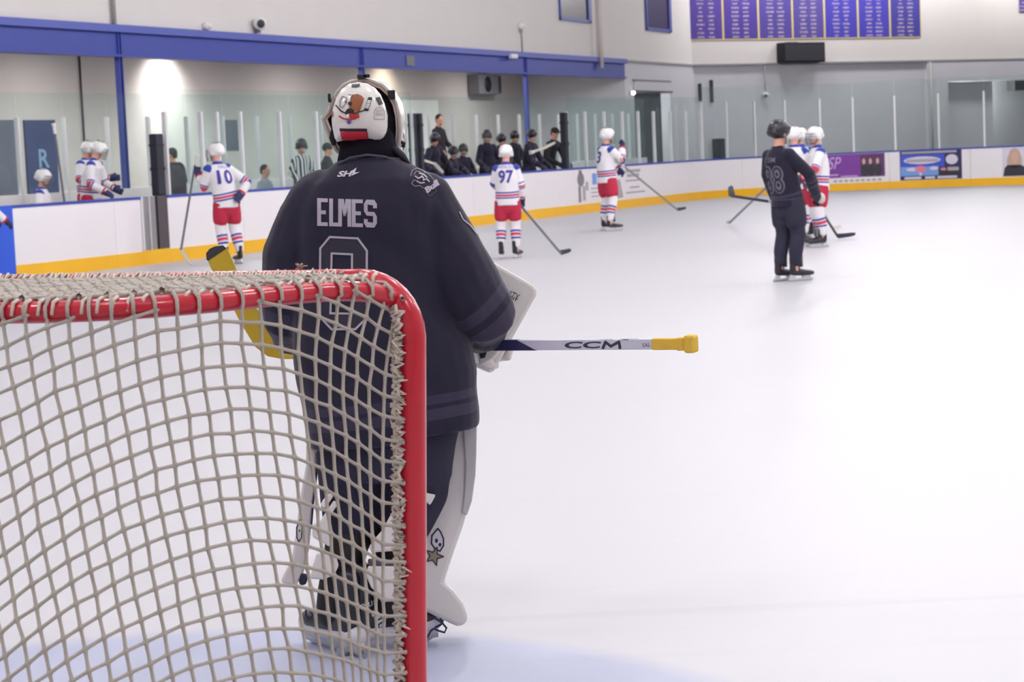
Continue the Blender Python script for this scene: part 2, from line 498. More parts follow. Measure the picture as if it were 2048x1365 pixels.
def path(s):
    p = np.array([np.interp(s, PL, PP[:, k]) for k in range(3)]); n = nrm(np.array([np.interp(s, PL, PN[:, k]) for k in range(3)]))
    return p, n
def strip(mb, s0, s1, z0, z1, d0, d1, seg=None):
    """box following the boards from s0 to s1; d = distance in front of the face (negative: behind it)"""
    arc0, arc1 = EU - RR - 14, EU - RR - 14 + RR * math.pi / 2
    curved = s1 > arc0 and s0 < arc1 + .1
    k = seg or (5 if curved else 1); R = []
    for i in range(k + 1):
        p, n = path(s0 + (s1 - s0) * i / k)
        R.append([p + n * d0 + UP * z0, p + n * d1 + UP * z0, p + n * d1 + UP * z1, p + n * d0 + UP * z1])
    return mb.rings(R)

# ice sheet and building floor
poly = [R3(-4, SV - .05)] + [p - n * .05 for p, n in PATH if True][::8] + [R3(EU + .05, 9), R3(-4, 9)]
ice = MB().prism([p - UP * .04 for p in poly], UP * .04).build('floor', 'ice'); tag(ice, 'white skated ice sheet with a light blue goal crease', kind='structure')
WA = math.radians(23.2); WU = V(math.sin(WA), math.cos(WA), 0); WN = V(math.cos(WA), -math.sin(WA), 0)
W0 = V(-8.05, 33.8, 0)
BEAM_B, BEAM_T = 3.47, 4.01
def wall_hit(px, py, off=0.0):
    p = on_plane(px, py, W0 + WN * off, WN); return float((p - W0) @ WU), float(p[2])
T_COR = wall_hit(1386, 131)[0]; T_END = wall_hit(1248, 150)[0]
LEDGE = wall_hit(1386, 131)[1]
CORNER = W0 + WU * T_COR
_far = ground(1850, 122, LEDGE); EDIR = nrm((_far - CORNER) * V(1, 1, 0)); EN = V(EDIR[1], -EDIR[0], 0)
if EN @ (CPOS - CORNER) < 0: EN = -EN
def far_hit(px, py, off=0.0):
    p = on_plane(px, py, CORNER + EN * off, EN); return float((p - CORNER) @ EDIR), float(p[2])
CEIL = 9.0
def wbox(mb, t0, t1, z0, z1, d0, d1):      # box on the side wall
    c = W0 + WU * (t0 + t1) / 2 + WN * (d0 + d1) / 2 + UP * (z0 + z1) / 2
    return mb.box(c, ((t1 - t0) / 2, abs(d1 - d0) / 2, (z1 - z0) / 2), (WU, WN, UP))
def ebox(mb, t0, t1, z0, z1, d0, d1):      # box on the far wall
    c = CORNER + EDIR * (t0 + t1) / 2 + EN * (d0 + d1) / 2 + UP * (z0 + z1) / 2
    return mb.box(c, ((t1 - t0) / 2, abs(d1 - d0) / 2, (z1 - z0) / 2), (EDIR, EN, UP))
REC = -3.2                                   # recess depth behind the beam
T_L = -26.0
slab = MB().box(R3(26, -9, -.16), (42, 24, .1), (RU, RV, UP)).build('floor_concrete', 'concrete'); tag(slab, kind='structure')
b = MB()
wbox(b, T_L, T_COR, BEAM_T, CEIL, -.25, 0)
wl = b.build('wall_left', 'wall_cream'); tag(wl, kind='structure')
# lower part of the side wall: pier, door opening, wall up to the corner
d0, dz = wall_hit(1266, 165)[0], wall_hit(1300, 163)[1]
d1 = wall_hit(1336, 170)[0]
b = MB()
wbox(b, T_END, d0, 0, BEAM_T, REC, .02); wbox(b, d1, T_COR, 0, BEAM_T, -.25, .02); wbox(b, d0, d1, dz, BEAM_T, -.25, .02)
o = b.build('wall_left_lower', 'wall_grey'); tag(o, kind='structure')
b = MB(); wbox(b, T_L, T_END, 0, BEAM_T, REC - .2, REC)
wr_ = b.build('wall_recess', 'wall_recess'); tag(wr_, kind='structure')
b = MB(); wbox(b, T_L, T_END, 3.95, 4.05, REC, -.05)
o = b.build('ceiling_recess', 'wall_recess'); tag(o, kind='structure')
b = MB(); wbox(b, T_L, T_COR, LEDGE - .02, LEDGE + .04, 0, .05) if False else wbox(b, T_END, T_COR, LEDGE - .03, LEDGE + .03, .0, .06)
mat('trim_grey', (150, 149, 152), .6)
o = b.build('trim_1', 'trim_grey'); tag(o, kind='structure')
# far wall
E_R = 30.0
fx = far_hit(1850, 122)[0]
b = MB(); ebox(b, -.3, E_R, LEDGE, CEIL, -.3, .05)
o = b.build('wall_far', 'wall_cream'); tag(o, kind='structure')
g0, g1, gz = far_hit(1892, 160)[0], far_hit(2150, 150)[0], far_hit(1892, 163)[1]
b = MB(); ebox(b, -.3, fx, 0, LEDGE, -.3, .0); ebox(b, fx, g0, 0, LEDGE, -.3, .10); ebox(b, g1, E_R, 0, LEDGE, -.3, .10); ebox(b, g0, g1, gz, LEDGE, -.3, .10)
ebox(b, g0, g1, 0, LEDGE, -2.4, -2.2)
o = b.build('wall_far_lower', 'wall_grey'); tag(o, kind='structure')
b = MB(); ebox(b, -.3, E_R, LEDGE - .03, LEDGE + .03, .0, .12)
o = b.build('trim_2', 'trim_grey'); tag(o, kind='structure')
# ceiling and the two walls behind the camera's view
o = MB().box(R3(26, -9, CEIL + .1), (42, 24, .1), (RU, RV, UP)).build('ceiling', 'ceiling_white'); tag(o, kind='structure')
o = MB().box(R3(26, 12, CEIL / 2), (42, .1, CEIL / 2), (RU, RV, UP)).build('wall_right', 'wall_cream'); tag(o, kind='structure')
o = MB().box(R3(-8, -9, CEIL / 2), (.1, 24, CEIL / 2), (RU, RV, UP)).build('wall_near', 'wall_cream'); tag(o, kind='structure')

# ceiling lamps (above the frame): housing plus its own area light
lamp_me = None
li = 0
for u in (1, 9, 17, 25, 33, 41, 49, 58):  # the last row is added to brighten the far wall
    for v in ((-12, -6.5, -1, 5) if u < 57 else (2, 6, 10, 14, 18, 22, 26)):
        root = empty('ceiling_lamp', R3(u, v, CEIL - .35) if u < 57 else CORNER + EDIR * v + EN * 2.0 + UP * (CEIL - .35), -RA)
        tag(root, 'unseen long white high-bay lamp hung under the rink ceiling', 'lamp', 'high-bay ceiling lamps')
        if lamp_me is None:
            hb = MB().box((0, 0, .12), (.35, 1.25, .06)).build('housing', 'white', root); lamp_me = hb.data
            hg = MB().tube([(0, 0, .18), (0, 0, .34)], .02, 6).build('hanger', 'dark_grey', root); hang_me = hg.data
        else:
            link('housing', lamp_me, None, root); link('hanger', hang_me, None, root)
        ld = bpy.data.lights.new('lamp_light', 'POINT'); ld.shadow_soft_size = .45
        ld.energy = LAMP_POWER * (1.1 if u > 57 else 1.0); ld.color = LAMP_COL
        lo = bpy.data.objects.new('lamp_light', ld); COL.objects.link(lo); lo.parent = root; lo.location = (0, 0, -.45)
        li += 1

# ------------------------------------------------------------------ boards and glass
BH = 1.03
boards = empty('wall_boards', PP[0]); tag(boards, 'white dasher boards with yellow kick plate round the rink', kind='structure')
BO = PP[0]
S_START = s_px(21)
s_gate0, s_gate1 = s_px(280), s_px(334)
bounds = [S_START]
while bounds[-1] + 2.44 < s_gate0 - .6: bounds.append(bounds[-1] + 2.44)
bounds.append(s_gate0)
spans = list(zip(bounds[:-1], bounds[1:]))
s = s_gate1
S_MAX = PL[-1] - .2
while s < S_MAX - .3:
    e = min(s + 2.2, S_MAX); spans.append((s, e)); s = e
for a, c in spans:
    strip(MB(), a + .004, c - .004, .205, BH - .02, -.10, 0).build('board_panel', 'board_white', boards, origin=BO)
    strip(MB(), a + .002, c - .002, .0, .205, -.10, .012).build('kick_plate', 'kick_yellow', boards, origin=BO)
    strip(MB(), a, c, BH - .02, BH + .02, -.14, .012).build('cap_rail', 'cap_blue', boards, origin=BO)
# the blue end of the boards at the left
strip(MB(), S_START - 1.4, S_START, 0, BH + .02, -.12, .03).build('end_panel', 'gate_blue', boards, origin=BO)

# grey metal bench gate
gp, gn = path(s_gate0)
gate = empty('bench_gate', gp); tag(gate, 'grey metal gate in the white boards beside the bench', 'gate')
w = s_gate1 - s_gate0
for k, (f0, f1, mname, dd) in enumerate(((0, .06, 'aluminium', .02), (.07, .30, 'gate_grey', -.01), (.30, .33, 'aluminium', .012), (.34, .56, 'gate_grey', -.01), (.57, .63, 'steel_dark', -.03), (.63, 1, 'steel_dark', .0))):
    strip(MB(), s_gate0 + w * f0 + .002, s_gate0 + w * f1 - .002, .22, BH + .02, -.10, dd).build('gate_rail' if mname == 'aluminium' else 'gate_panel', mname, gate, origin=gp)
strip(MB(), s_gate0, s_gate1, .0, .22, -.10, .012).build('kick_plate', 'kick_yellow', boards, origin=BO)

def posts_and_panes(pxs, zpost, zpane, parent, first_pane=True):
    ss = [s_pxg(x) for x in pxs]
    for a in ss:
        strip(MB(), a - .025, a + .025, BH + .02, zpost, -.10, -.03).build('glass_post', 'aluminium', parent, origin=BO)
    for a, c in zip(ss[:-1], ss[1:]):
        strip(MB(), a + .012, c - .012, BH + .02, zpane, -.075, -.062).build('glass_pane', 'rink_glass', parent, origin=BO)
posts_and_panes([332, 404, 436, 483, 561, 634, 700, 765, 826], BH + 1.32, BH + 1.68, boards)
posts_and_panes([1134, 1171, 1209, 1245, 1277, 1308, 1341, 1372, 1402], BH + 1.30, BH + 1.66, boards)
posts_and_panes([1403.5, 1453, 1509, 1570, 1640, 1706, 1790, 1878, 1969, 2060], BH + 1.52, BH + 1.92, boards)
# black padded posts that end the glass at the benches
for px, h, lab in ((316, .98, 'tall black padded post above the grey bench gate'), (828, 1.28, 'slim black padded post left of the standing coach'), (1131, 1.28, 'black padded post right of the man in the cap'), (841, 1.28, 'second slim black padded post beside the standing coach')):
    sc = s_pxg(px); hw = .10 if px == 316 else (.06 if px < 900 else .085)
    p, n = path(sc)
    bar = empty('padded_post', p - n * .09 + UP * BH); tag(bar, lab, 'post')
    mb = MB(); strip(mb, sc - hw, sc + hw, BH + .021, BH + h, -.16, -.02); mb.build('pad', 'pad_black', bar, origin=p - n * .09 + UP * BH, bevel=.015)
    mb = MB(); strip(mb, sc - hw - .004, sc + hw + .004, BH + h * .42, BH + h * .47, -.165, -.015); mb.build('strap', 'black', bar, origin=p - n * .09 + UP * BH)
    mb = MB(); strip(mb, sc - hw - .004, sc + hw + .004, BH + h * .80, BH + h * .84, -.165, -.015); mb.build('strap', 'black', bar, origin=p - n * .09 + UP * BH)

# bench platform, back boards and glass behind the benches
BV = -21.0
o = MB().box(R3(38, (SV - .15 + BV) / 2, .12), (16, (SV - .15 - BV) / 2, .12), (RU, RV, UP)).build('floor_bench', 'dark_grey'); tag(o, kind='structure')
bb = empty('wall_bench', R3(24, BV)); tag(bb, kind='structure'); bo = R3(24, BV)
u = 22.0
while u < 53.5:
    MB().box(R3(u + .6, BV, .6), (.595, .04, .55), (RU, RV, UP)).build('back_panel', 'white', bb, origin=bo)
    MB().box(R3(u, BV, 1.75), (.025, .035, .62), (RU, RV, UP)).build('glass_post', 'aluminium', bb, origin=bo)
    MB().box(R3(u + .6, BV, 1.97), (.585, .006, .80), (RU, RV, UP)).build('glass_pane', 'rink_glass', bb, origin=bo)
    u += 1.2

# ------------------------------------------------------------------ beam, columns and fittings on the side wall
beam = empty('mezzanine_beam', W0 + UP * BEAM_B); tag(beam, 'long blue steel beam along the wall above the benches', 'beam')
bo = W0 + UP * BEAM_B
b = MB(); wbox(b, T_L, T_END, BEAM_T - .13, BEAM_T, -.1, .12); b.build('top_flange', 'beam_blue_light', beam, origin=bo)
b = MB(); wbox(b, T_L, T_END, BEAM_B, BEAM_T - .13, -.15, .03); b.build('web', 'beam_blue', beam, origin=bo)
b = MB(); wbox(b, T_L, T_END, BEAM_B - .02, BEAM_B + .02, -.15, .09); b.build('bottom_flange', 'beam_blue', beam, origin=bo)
for px, py, lab in ((243, 230, 'blue steel column left of the bright wall spot'), (722, 140, 'blue steel column right behind the goalie mask'), (1051, 180, 'blue steel column above the leaning bench players')):
    t, z = wall_hit(px, py)
    p = W0 + WU * t
    c = empty('steel_column', p); tag(c, lab, 'column')
    b = MB(); wbox(b, t - .045, t + .045, .02, BEAM_T - .13, -.01, .01); wbox(b, t - .055, t - .035, .02, BEAM_T - .13, -.045, .06); wbox(b, t + .035, t + .055, .02, BEAM_T - .13, -.045, .06)
    b.build('shaft', 'beam_blue', c, origin=p)
    b = MB(); wbox(b, t - .16, t + .16, 0, .03, -.12, .14); b.build('base_plate', 'beam_blue', c, origin=p)
# conduits, cameras, speaker, junction box
def wp(px, py, off=0.0):
    t, z = wall_hit(px, py, off); return W0 + WU * t + WN * off + UP * z
def pipe(pts, r, mname, lab):
    o = MB().tube(pts, r, 8).build('conduit_pipe', mname, smooth=True, origin=pts[-1]); o.location = tuple(pts[-1]); tag(o, lab, 'pipe')
mat('pipe_grey', (170, 168, 165), .5); mat('pipe_cream', (216, 206, 200), .7)
t, z = wall_hit(222, 30); pipe([W0 + WU * t + WN * .06 + UP * 5.6, W0 + WU * t + WN * .06 + UP * BEAM_T], .04, 'pipe_grey', 'grey conduit running down to the beam at far left')
t, z = wall_hit(1191, 60); pipe([W0 + WU * t + WN * .14 + UP * 6.3, W0 + WU * t + WN * .14 + UP * (BEAM_T - .3)], .065, 'pipe_cream', 'thick cream downpipe between the two upper windows')
t, z = wall_hit(1042, 80); pipe([W0 + WU * t + WN * .03 + UP * (z + .4), W0 + WU * t + WN * .03 + UP * (BEAM_T - .02)], .018, 'pipe_grey', 'thin conduit down from the small camera')
def horn(px, py, r, lab):
    p = wp(px, py, .05); e = empty('wall_speaker', p); tag(e, lab, 'speaker')
    ax = nrm(WN * .75 - WU * .55 + UP * -.1)
    MB().tube([p - ax * .02, p + ax * r * .5, p + ax * r * 1.5], [r * .6, r * .95, r], 16).build('housing', 'white', e, True, origin=p)
    MB().tube([p + ax * r * 1.5, p + ax * (r * 1.5 + .012)], [r * .68, r * .62], 16).build('grille', 'dark_grey', e, True, origin=p)
    b = MB().box(p - UP * r * 1.0, (.05, .05, r * .5), (WU, WN, UP)); b.build('bracket', 'mid_grey', e, origin=p)
horn(514, 47, .125, 'white round loudspeaker above the beam left of the goalie')
def dome(px, py, r, lab):
    p = wp(px, py, .06); e = empty('security_camera', p); tag(e, lab, 'camera')
    MB().tube([p - WN * .06, p + WN * .06], r, 14).build('housing', 'white', e, True, origin=p)
    MB().ball(p + WN * .06, r * .75).build('lens_dome', 'white', e, True, origin=p)
    MB().box(p - UP * (r + .03), (.02, .04, .06), (WU, WN, UP)).build('bracket', 'pipe_grey', e, origin=p)
dome(413, 52, .075, 'small white dome camera on the wall at upper left')
dome(1042, 52, .085, 'small pale dome camera above the thin conduit')
b = MB(); t, z = wall_hit(1027, 113, .15); wbox(b, t - .18, t + .18, z - .05, z + .06, .09, .2)
o = b.build('junction_box', 'white', origin=W0 + WU * t + UP * z, bevel=.01); o.location = tuple(W0 + WU * t + UP * z); tag(o, 'white box fixed on top of the blue beam', 'box')
b = MB(); t, z = wall_hit(827, 122, .12); wbox(b, t - .2, t + .2, z - .1, z + .12, .035, .05)
o = b.build('beam_sign', 'mid_grey', origin=W0 + WU * t + UP * z); o.location = tuple(W0 + WU * t + UP * z); tag(o, 'small grey plate on the web of the blue beam', 'sign')

def window(n, x0, x1, yb):
    t0, z0 = wall_hit(x0, yb); t1, _ = wall_hit(x1, yb + 6); z1 = z0 + 2.0
    p = W0 + WU * (t0 + t1) / 2 + UP * z0
    w_ = empty('window_%d' % n, p); tag(w_, kind='structure')
    for a, c, e, f in ((t0, t0 + .06, z0, z1), (t1 - .22, t1, z0, z1), (t0, t1, z0, z0 + .08), (t0, t1, z1 - .08, z1)):
        b = MB(); wbox(b, a, c, e, f, -.02, .06); b.build('window_frame', 'beam_blue', w_, origin=p)
    b = MB(); wbox(b, t0 + .06, t1 - .22, z0 + .08, z1 - .08, .0, .02); b.build('pane', 'window_dark', w_, origin=p)
window(1, 1118, 1180, 40); window(2, 1291, 1341, 60)

# recess back wall: doors, panels, heater, lamps
def rec_hit(px, py, off=0.0): return wall_hit(px, py, REC + off)
def rec_panel(name, x0, y0, x1, y1, mname, lab, cat, d=.04):
    t0, z0 = rec_hit(x0, y1, d); t1, z1 = rec_hit(x1, y0, d)
    p = W0 + WU * (t0 + t1) / 2 + WN * REC + UP * z0
    b = MB(); wbox(b, t0, t1, z0, z1, REC, REC + d)
    o = b.build(name, mname, origin=p); o.location = tuple(p); tag(o, lab, cat)
    return t0, t1, z0, z1
mat('door_navy', (44, 54, 100), .5); mat('door_grey', (92, 96, 112), .5); mat('panel_pale', (245, 243, 240), .5); mat('letter_blue', (120, 150, 185), .5)
t0, t1, z0, z1 = rec_panel('bench_door', 60, 240, 110, 415, 'door_navy', 'dark navy door with a pale letter behind the left bench', 'door')
doorobj = bpy.data.objects['bench_door']
uv_, fs_ = text_polys('R', .02)
b = MB(); b.add([W0 + WU * (rec_hit(74, 320)[0] + q[0] * .34) + WN * (REC + .046) + UP * (rec_hit(82, 336)[1] + q[1] * .36) - np.array(doorobj.location) for q in uv_], fs_); b.build('letter', 'letter_blue', doorobj)
rec_panel('side_door', -60, 240, 34, 415, 'door_grey', 'grey door at the far left behind the blue board end', 'door')
rec_panel('white_panel', 815, 201, 876, 360, 'panel_pale', 'large pale panel on the wall behind the coach', 'panel')
rec_panel('dark_locker', 455, 240, 478, 300, 'door_grey', 'small grey cabinet on the wall behind player 10', 'cabinet')
rec_panel('low_partition', 1140, 200, 1243, 330, 'wall_grey', 'pale grey partition at the right end of the recess', 'partition', .5)
# conduit on the recess wall
t, z = rec_hit(158, 150); pipe([W0 + WU * t + WN * (REC + .03) + UP * 3.95, W0 + WU * t + WN * (REC + .03) + UP * 1.5], .022, 'dark_grey', 'thin dark conduit on the recess wall above the bench')
# fan heater
t0, z0 = rec_hit(961, 188, .4); t1, z1 = rec_hit(1003, 150, .4)
p = W0 + WU * (t0 + t1) / 2 + WN * (REC + .2) + UP * z0
fh = empty('fan_heater', p); tag(fh, 'grey fan heater hung under the recess ceiling', 'heater')
b = MB(); wbox(b, t0, t1, z0, z1, REC + .02, REC + .38); b.build('housing', 'mid_grey', fh, origin=p, bevel=.015)
c = W0 + WU * (t0 * .62 + t1 * .38) + WN * (REC + .385) + UP * (z0 + z1) / 2
MB().tube([c, c + WN * .012], (z1 - z0) * .40, 18).build('fan_guard', 'black', fh, True, origin=p)
b = MB(); wbox(b, t0 * .12 + t1 * .88, t1 - .03, z0 + .05, z1 - .05, REC + .38, REC + .392); b.build('control_panel', 'dark_grey', fh, origin=p)
b = MB(); wbox(b, (t0 + t1) / 2 - .03, (t0 + t1) / 2 + .03, z1 - .01, 3.96, REC + .17, REC + .23); b.build('hanger', 'mid_grey', fh, origin=p)
# two lamps in the recess, close to the wall behind the beam
for px, py, col, pw, lab in ((322, 150, (1, .97, .95), 60, 'recess wall lamp behind the beam lighting the wall white'), (765, 165, (1, .84, .62), 24, 'recess wall lamp behind the beam lighting the wall warm')):
    t, z = rec_hit(px, py)
    p = W0 + WU * t + WN * (REC + .95) + UP * 3.90
    e = empty('recess_lamp', p); tag(e, lab, 'lamp')
    MB().tube([p + UP * .045, p], .12, 14).build('housing', 'white', e, True, origin=p)
    MB().tube([p - UP * .001, p - UP * .02], [.10, .085], 14).build('diffuser', 'lamp_white', e, True, origin=p)
    ld = bpy.data.lights.new('recess_light', 'SPOT'); ld.energy = pw * 5; ld.color = col; ld.spot_size = math.radians(110); ld.spot_blend = .9; ld.shadow_soft_size = .08
    lo = bpy.data.objects.new('recess_light', ld); COL.objects.link(lo); lo.parent = e; lo.location = (0, 0, -.06)
    lo.rotation_euler = Vector(-WN * .75 - UP * .8).to_track_quat('-Z', 'Y').to_euler()

# unseen strip lamps added behind the beam to brighten the recess
for k, t in enumerate((-10, -5, 0, 5, 10, 15, 20, 25)):
    p = W0 + WU * t + WN * -1.1 + UP * 3.93
    e = empty('added_fill_strip', p, -WA); tag(e, 'unseen strip lamp added under the recess ceiling to brighten the benches', 'lamp', 'added strip lamps over the benches')
    MB().box((0, 0, -.02), (.08, .62, .02)).build('housing', 'white', e)
    ld = bpy.data.lights.new('recess_fill_light', 'AREA'); ld.shape = 'RECTANGLE'; ld.size = .14; ld.size_y = 1.2; ld.energy = RECESS_FILL_POWER; ld.color = (1, .98, .96)
    lo = bpy.data.objects.new('recess_fill_light', ld); COL.objects.link(lo); lo.parent = e; lo.location = (0, 0, -.045)

# doorway in the side wall
p = W0 + WU * (d0 + d1) / 2 + WN * -.2
dr = empty('door_1', p); tag(dr, kind='structure')
b = MB(); wbox(b, d0, d1, 0, dz, -1.6, -1.5); b.build('door_back', 'wall_grey', dr, origin=p)
b = MB(); wbox(b, d0 + .02, d1 - .02, dz - .30, dz - .02, -.24, .10); b.build('door_header', 'wall_grey', dr, origin=p)
b = MB(); wbox(b, d0 - .02, d1 + .1, dz - .33, dz - .29, -.24, .12); b.build('header_edge', 'dark_grey', dr, origin=p)
b = MB(); wbox(b, d1 - .02, d1 + .1, 0, dz + .02, -.2, .06); b.build('door_jamb', 'wall_grey', dr, origin=p)
b = MB(); wbox(b, d0 - .1, d1 + .1, dz - .02, dz + .04, -.2, .07); b.build('door_trim', 'mid_grey', dr, origin=p)
b = MB(); wbox(b, d0 + .05, d0 + 1.2, dz - 1.0, dz - .35, -1.5, -1.2); b.build('dark_duct', 'door_navy', dr, origin=p)
c = wp(1265, 186, .08)
em = empty('emergency_light', c); tag(em, 'small glowing white emergency light beside the doorway', 'light')
MB().box(c - WN * .04, (.09, .04, .06), (WU, WN, UP)).build('housing', 'white', em, origin=c)
MB().ball(c + WN * .03, (.055, .055, .055)).build('bulb', 'lamp_white', em, True, origin=c)

for nm, c, pw in (('doorway_fill_light', W0 + WU * (d0 + d1) / 2 - WN * .9 + UP * 2.6, 70), ('opening_fill_light', CORNER + EDIR * (g0 + 3) - EN * 1.2 + UP * 3.0, 140)):  # unseen lights added to brighten the doorway and the right opening
    ld = bpy.data.lights.new(nm, 'POINT'); ld.energy = pw; ld.shadow_soft_size = .15
    lo = bpy.data.objects.new(nm, ld); COL.objects.link(lo); lo.location = tuple(c)
# ------------------------------------------------------------------ far wall: banners, loudspeaker box, fittings
def banner_mat(name, base, ink, amt, seed):
    mt = bpy.data.materials.new(name); mt.use_nodes = True; nt = mt.node_tree; bs = nt.nodes['Principled BSDF']
    bs.inputs['Roughness'].default_value = .7
    tc = nt.nodes.new('ShaderNodeTexCoord'); sp = nt.nodes.new('ShaderNodeSeparateXYZ'); nt.links.new(tc.outputs['Object'], sp.inputs[0])
    def M(op, a, c=0.0):
        n = nt.nodes.new('ShaderNodeMath'); n.operation = op
        for k, q in enumerate((a, c)):
            if isinstance(q, (int, float)): n.inputs[k].default_value = q
            else: nt.links.new(q, n.inputs[k])
        return n.outputs[0]
    row = M('FRACT', M('MULTIPLY', sp.outputs['Z'], 7.5))
    inrow = M('MULTIPLY', M('GREATER_THAN', row, .28), M('LESS_THAN', row, .72))
    ri = M('FLOOR', M('MULTIPLY', sp.outputs['Z'], 7.5))
    colx = M('ABSOLUTE', sp.outputs['X'])
    wn = nt.nodes.new('ShaderNodeTexWhiteNoise'); wn.noise_dimensions = '2D'
    cb = nt.nodes.new('ShaderNodeCombineXYZ'); nt.links.new(M('ADD', ri, seed * 17.0), cb.inputs[0]); nt.links.new(M('SIGN', sp.outputs['X']), cb.inputs[1])
    nt.links.new(cb.outputs[0], wn.inputs['Vector'])
    half = M('MULTIPLY_ADD', wn.outputs['Value'], .08)
    hn = nt.nodes.new('ShaderNodeMath'); hn.operation = 'MULTIPLY_ADD'; nt.links.new(wn.outputs['Value'], hn.inputs[0]); hn.inputs[1].default_value = .10; hn.inputs[2].default_value = .07
    dist = M('ABSOLUTE', M('SUBTRACT', colx, .22))
    inx = M('LESS_THAN', dist, hn.outputs[0])
    nz = nt.nodes.new('ShaderNodeTexNoise'); nz.inputs['Scale'].default_value = 45; nt.links.new(tc.outputs['Object'], nz.inputs['Vector'])
    let = M('GREATER_THAN', nz.outputs['Fac'], .47)
    fac = M('MULTIPLY', M('MULTIPLY', inrow, inx), M('MULTIPLY', let, amt))
    mx = nt.nodes.new('ShaderNodeMix'); mx.data_type = 'RGBA'; mx.inputs[6].default_value = srgb(*base); mx.inputs[7].default_value = srgb(*ink)
    nt.links.new(fac, mx.inputs[0]); nt.links.new(mx.outputs[2], bs.inputs['Base Color'])
    MATS[name] = mt
mat('banner_edge', (226, 206, 130), .7)
bx = [1379, 1447, 1518, 1586, 1650, 1717, 1781, 1843]
shades = [(82, 60, 150), (78, 58, 150), (80, 66, 150), (84, 72, 150), (66, 60, 172), (66, 60, 172), (64, 58, 150)]
ords = ['leftmost', 'second from left', 'third from left', 'fourth from left', 'fifth from left', 'sixth from left', 'rightmost']
for i in range(7):
    t0, _ = far_hit(bx[i], 78, .08); t1, _ = far_hit(bx[i + 1], 74, .08); _, z0 = far_hit(bx[i], 79 - i * .8, .08)
    cpt = CORNER + EDIR * (t0 + t1) / 2 + EN * .07 + UP * z0
    e = empty('championship_banner', cpt, math.atan2(EDIR[1], EDIR[0]))
    tag(e, 'purple banner with rows of pale names, %s of the seven' % ords[i], 'banner', 'purple banners on the far wall')
    banner_mat('banner_%d' % i, shades[i], (214, 196, 190), .75, i + 1)
    hw = (t1 - t0) / 2; hh = 2.6
    hw -= .004; MB().box((0, 0, hh / 2), (hw - .03, .006, hh / 2)).build('cloth', 'banner_%d' % i, e)
    for sx in (-1, 1): MB().box((sx * (hw - .017), 0, hh / 2), (.017, .009, hh / 2)).build('edge_strip', 'banner_edge', e)
    MB().box((0, 0, -.012), (hw, .009, .014)).build('edge_strip', 'banner_edge', e)
def fbox(name, x0, y0, x1, y1, d0, d1, mname, lab, cat, bevel=0):
    t0, z0 = far_hit(x0, y1, d1); t1, z1 = far_hit(x1, y0, d1)
    p = CORNER + EDIR * (t0 + t1) / 2 + EN * d0 + UP * z0
    b = MB(); ebox(b, t0, t1, z0, z1, d0, d1); o = b.build(name, mname, origin=p, bevel=bevel); o.location = tuple(p); tag(o, lab, cat); return o
t0, z0 = far_hit(1568, 125, .45); t1, z1 = far_hit(1650, 84, .45)
p = CORNER + EDIR * (t0 + t1) / 2 + EN * .2 + UP * z0
sb = empty('loudspeaker_box', p); tag(sb, 'black loudspeaker box on the far wall under the banners', 'speaker')
b = MB(); ebox(b, t0, t1, z0, z1, .08, .45); b.build('cabinet', 'black', sb, origin=p, bevel=.02)
b = MB(); ebox(b, t0 + .06, t1 - .06, z0 + .05, z1 - .05, .45, .46); b.build('grille', 'dark_grey', sb, origin=p)
b = MB(); ebox(b, t0 + .35, t0 + .75, z1 - .05, z1 + .03, .1, .3); b.build('bracket', 'mid_grey', sb, origin=p)
t, z = far_hit(1531, 190, .1); p = CORNER + EDIR * t + EN * .1 + UP * z
ec = empty('security_camera', p); tag(ec, 'small pale camera on a cable at the middle of the far wall', 'camera')
MB().ball(p, (.12, .10, .09)).build('housing', 'off_white', ec, True, origin=p)
MB().ball(p + EN * .09 - UP * .02 - EDIR * .06, .045).build('lens', 'dark_grey', ec, True, origin=p)
MB().tube([p + UP * .05, p + UP * (LEDGE - z - .02)], .014, 6).build('cable', 'pipe_grey', ec, True, origin=p)
fbox('wall_rail', 1399, 167, 1403, 202, 0, .05, 'dark_grey', 'left of two short dark rails on the far wall', 'rail')
fbox('wall_rail', 1422, 160, 1426, 205, 0, .05, 'dark_grey', 'right of two short dark rails on the far wall', 'rail')
fbox('rink_door', 1563, 214, 1652, 330, 0, .03, 'gate_grey', 'pale grey door on the far wall behind the referee group', 'door') if False else None
fbox('waste_bin', 1441, 277, 1450, 330, .3, .7, 'pad_black', 'dark upright bin behind the corner glass', 'bin')
fbox('wall_heater', 2030, 160, 2075, 181, -1.2, -.8, 'black', 'black box hanging in the opening at far right', 'box')
t, z = far_hit(1858, 200); pipe([CORNER + EDIR * t + EN * .12 + UP * (LEDGE - .03), CORNER + EDIR * t + EN * .12], .035, 'pipe_grey', 'thin vertical pipe where the far wall steps')
fbox('purple_sign', 2040, -10, 2075, 24, .06, .09, 'banner_0', 'purple banner corner at the top right edge', 'banner')
# roller door leaf inside the right opening
ta, _ = far_hit(1895, 200, -.2); tb, _ = far_hit(1985, 200, -.2)
b = MB(); ebox(b, ta, tb, 0, gz - .02, -.3, -.2); o = b.build('door_2', 'wall_grey'); tag(o, kind='structure')

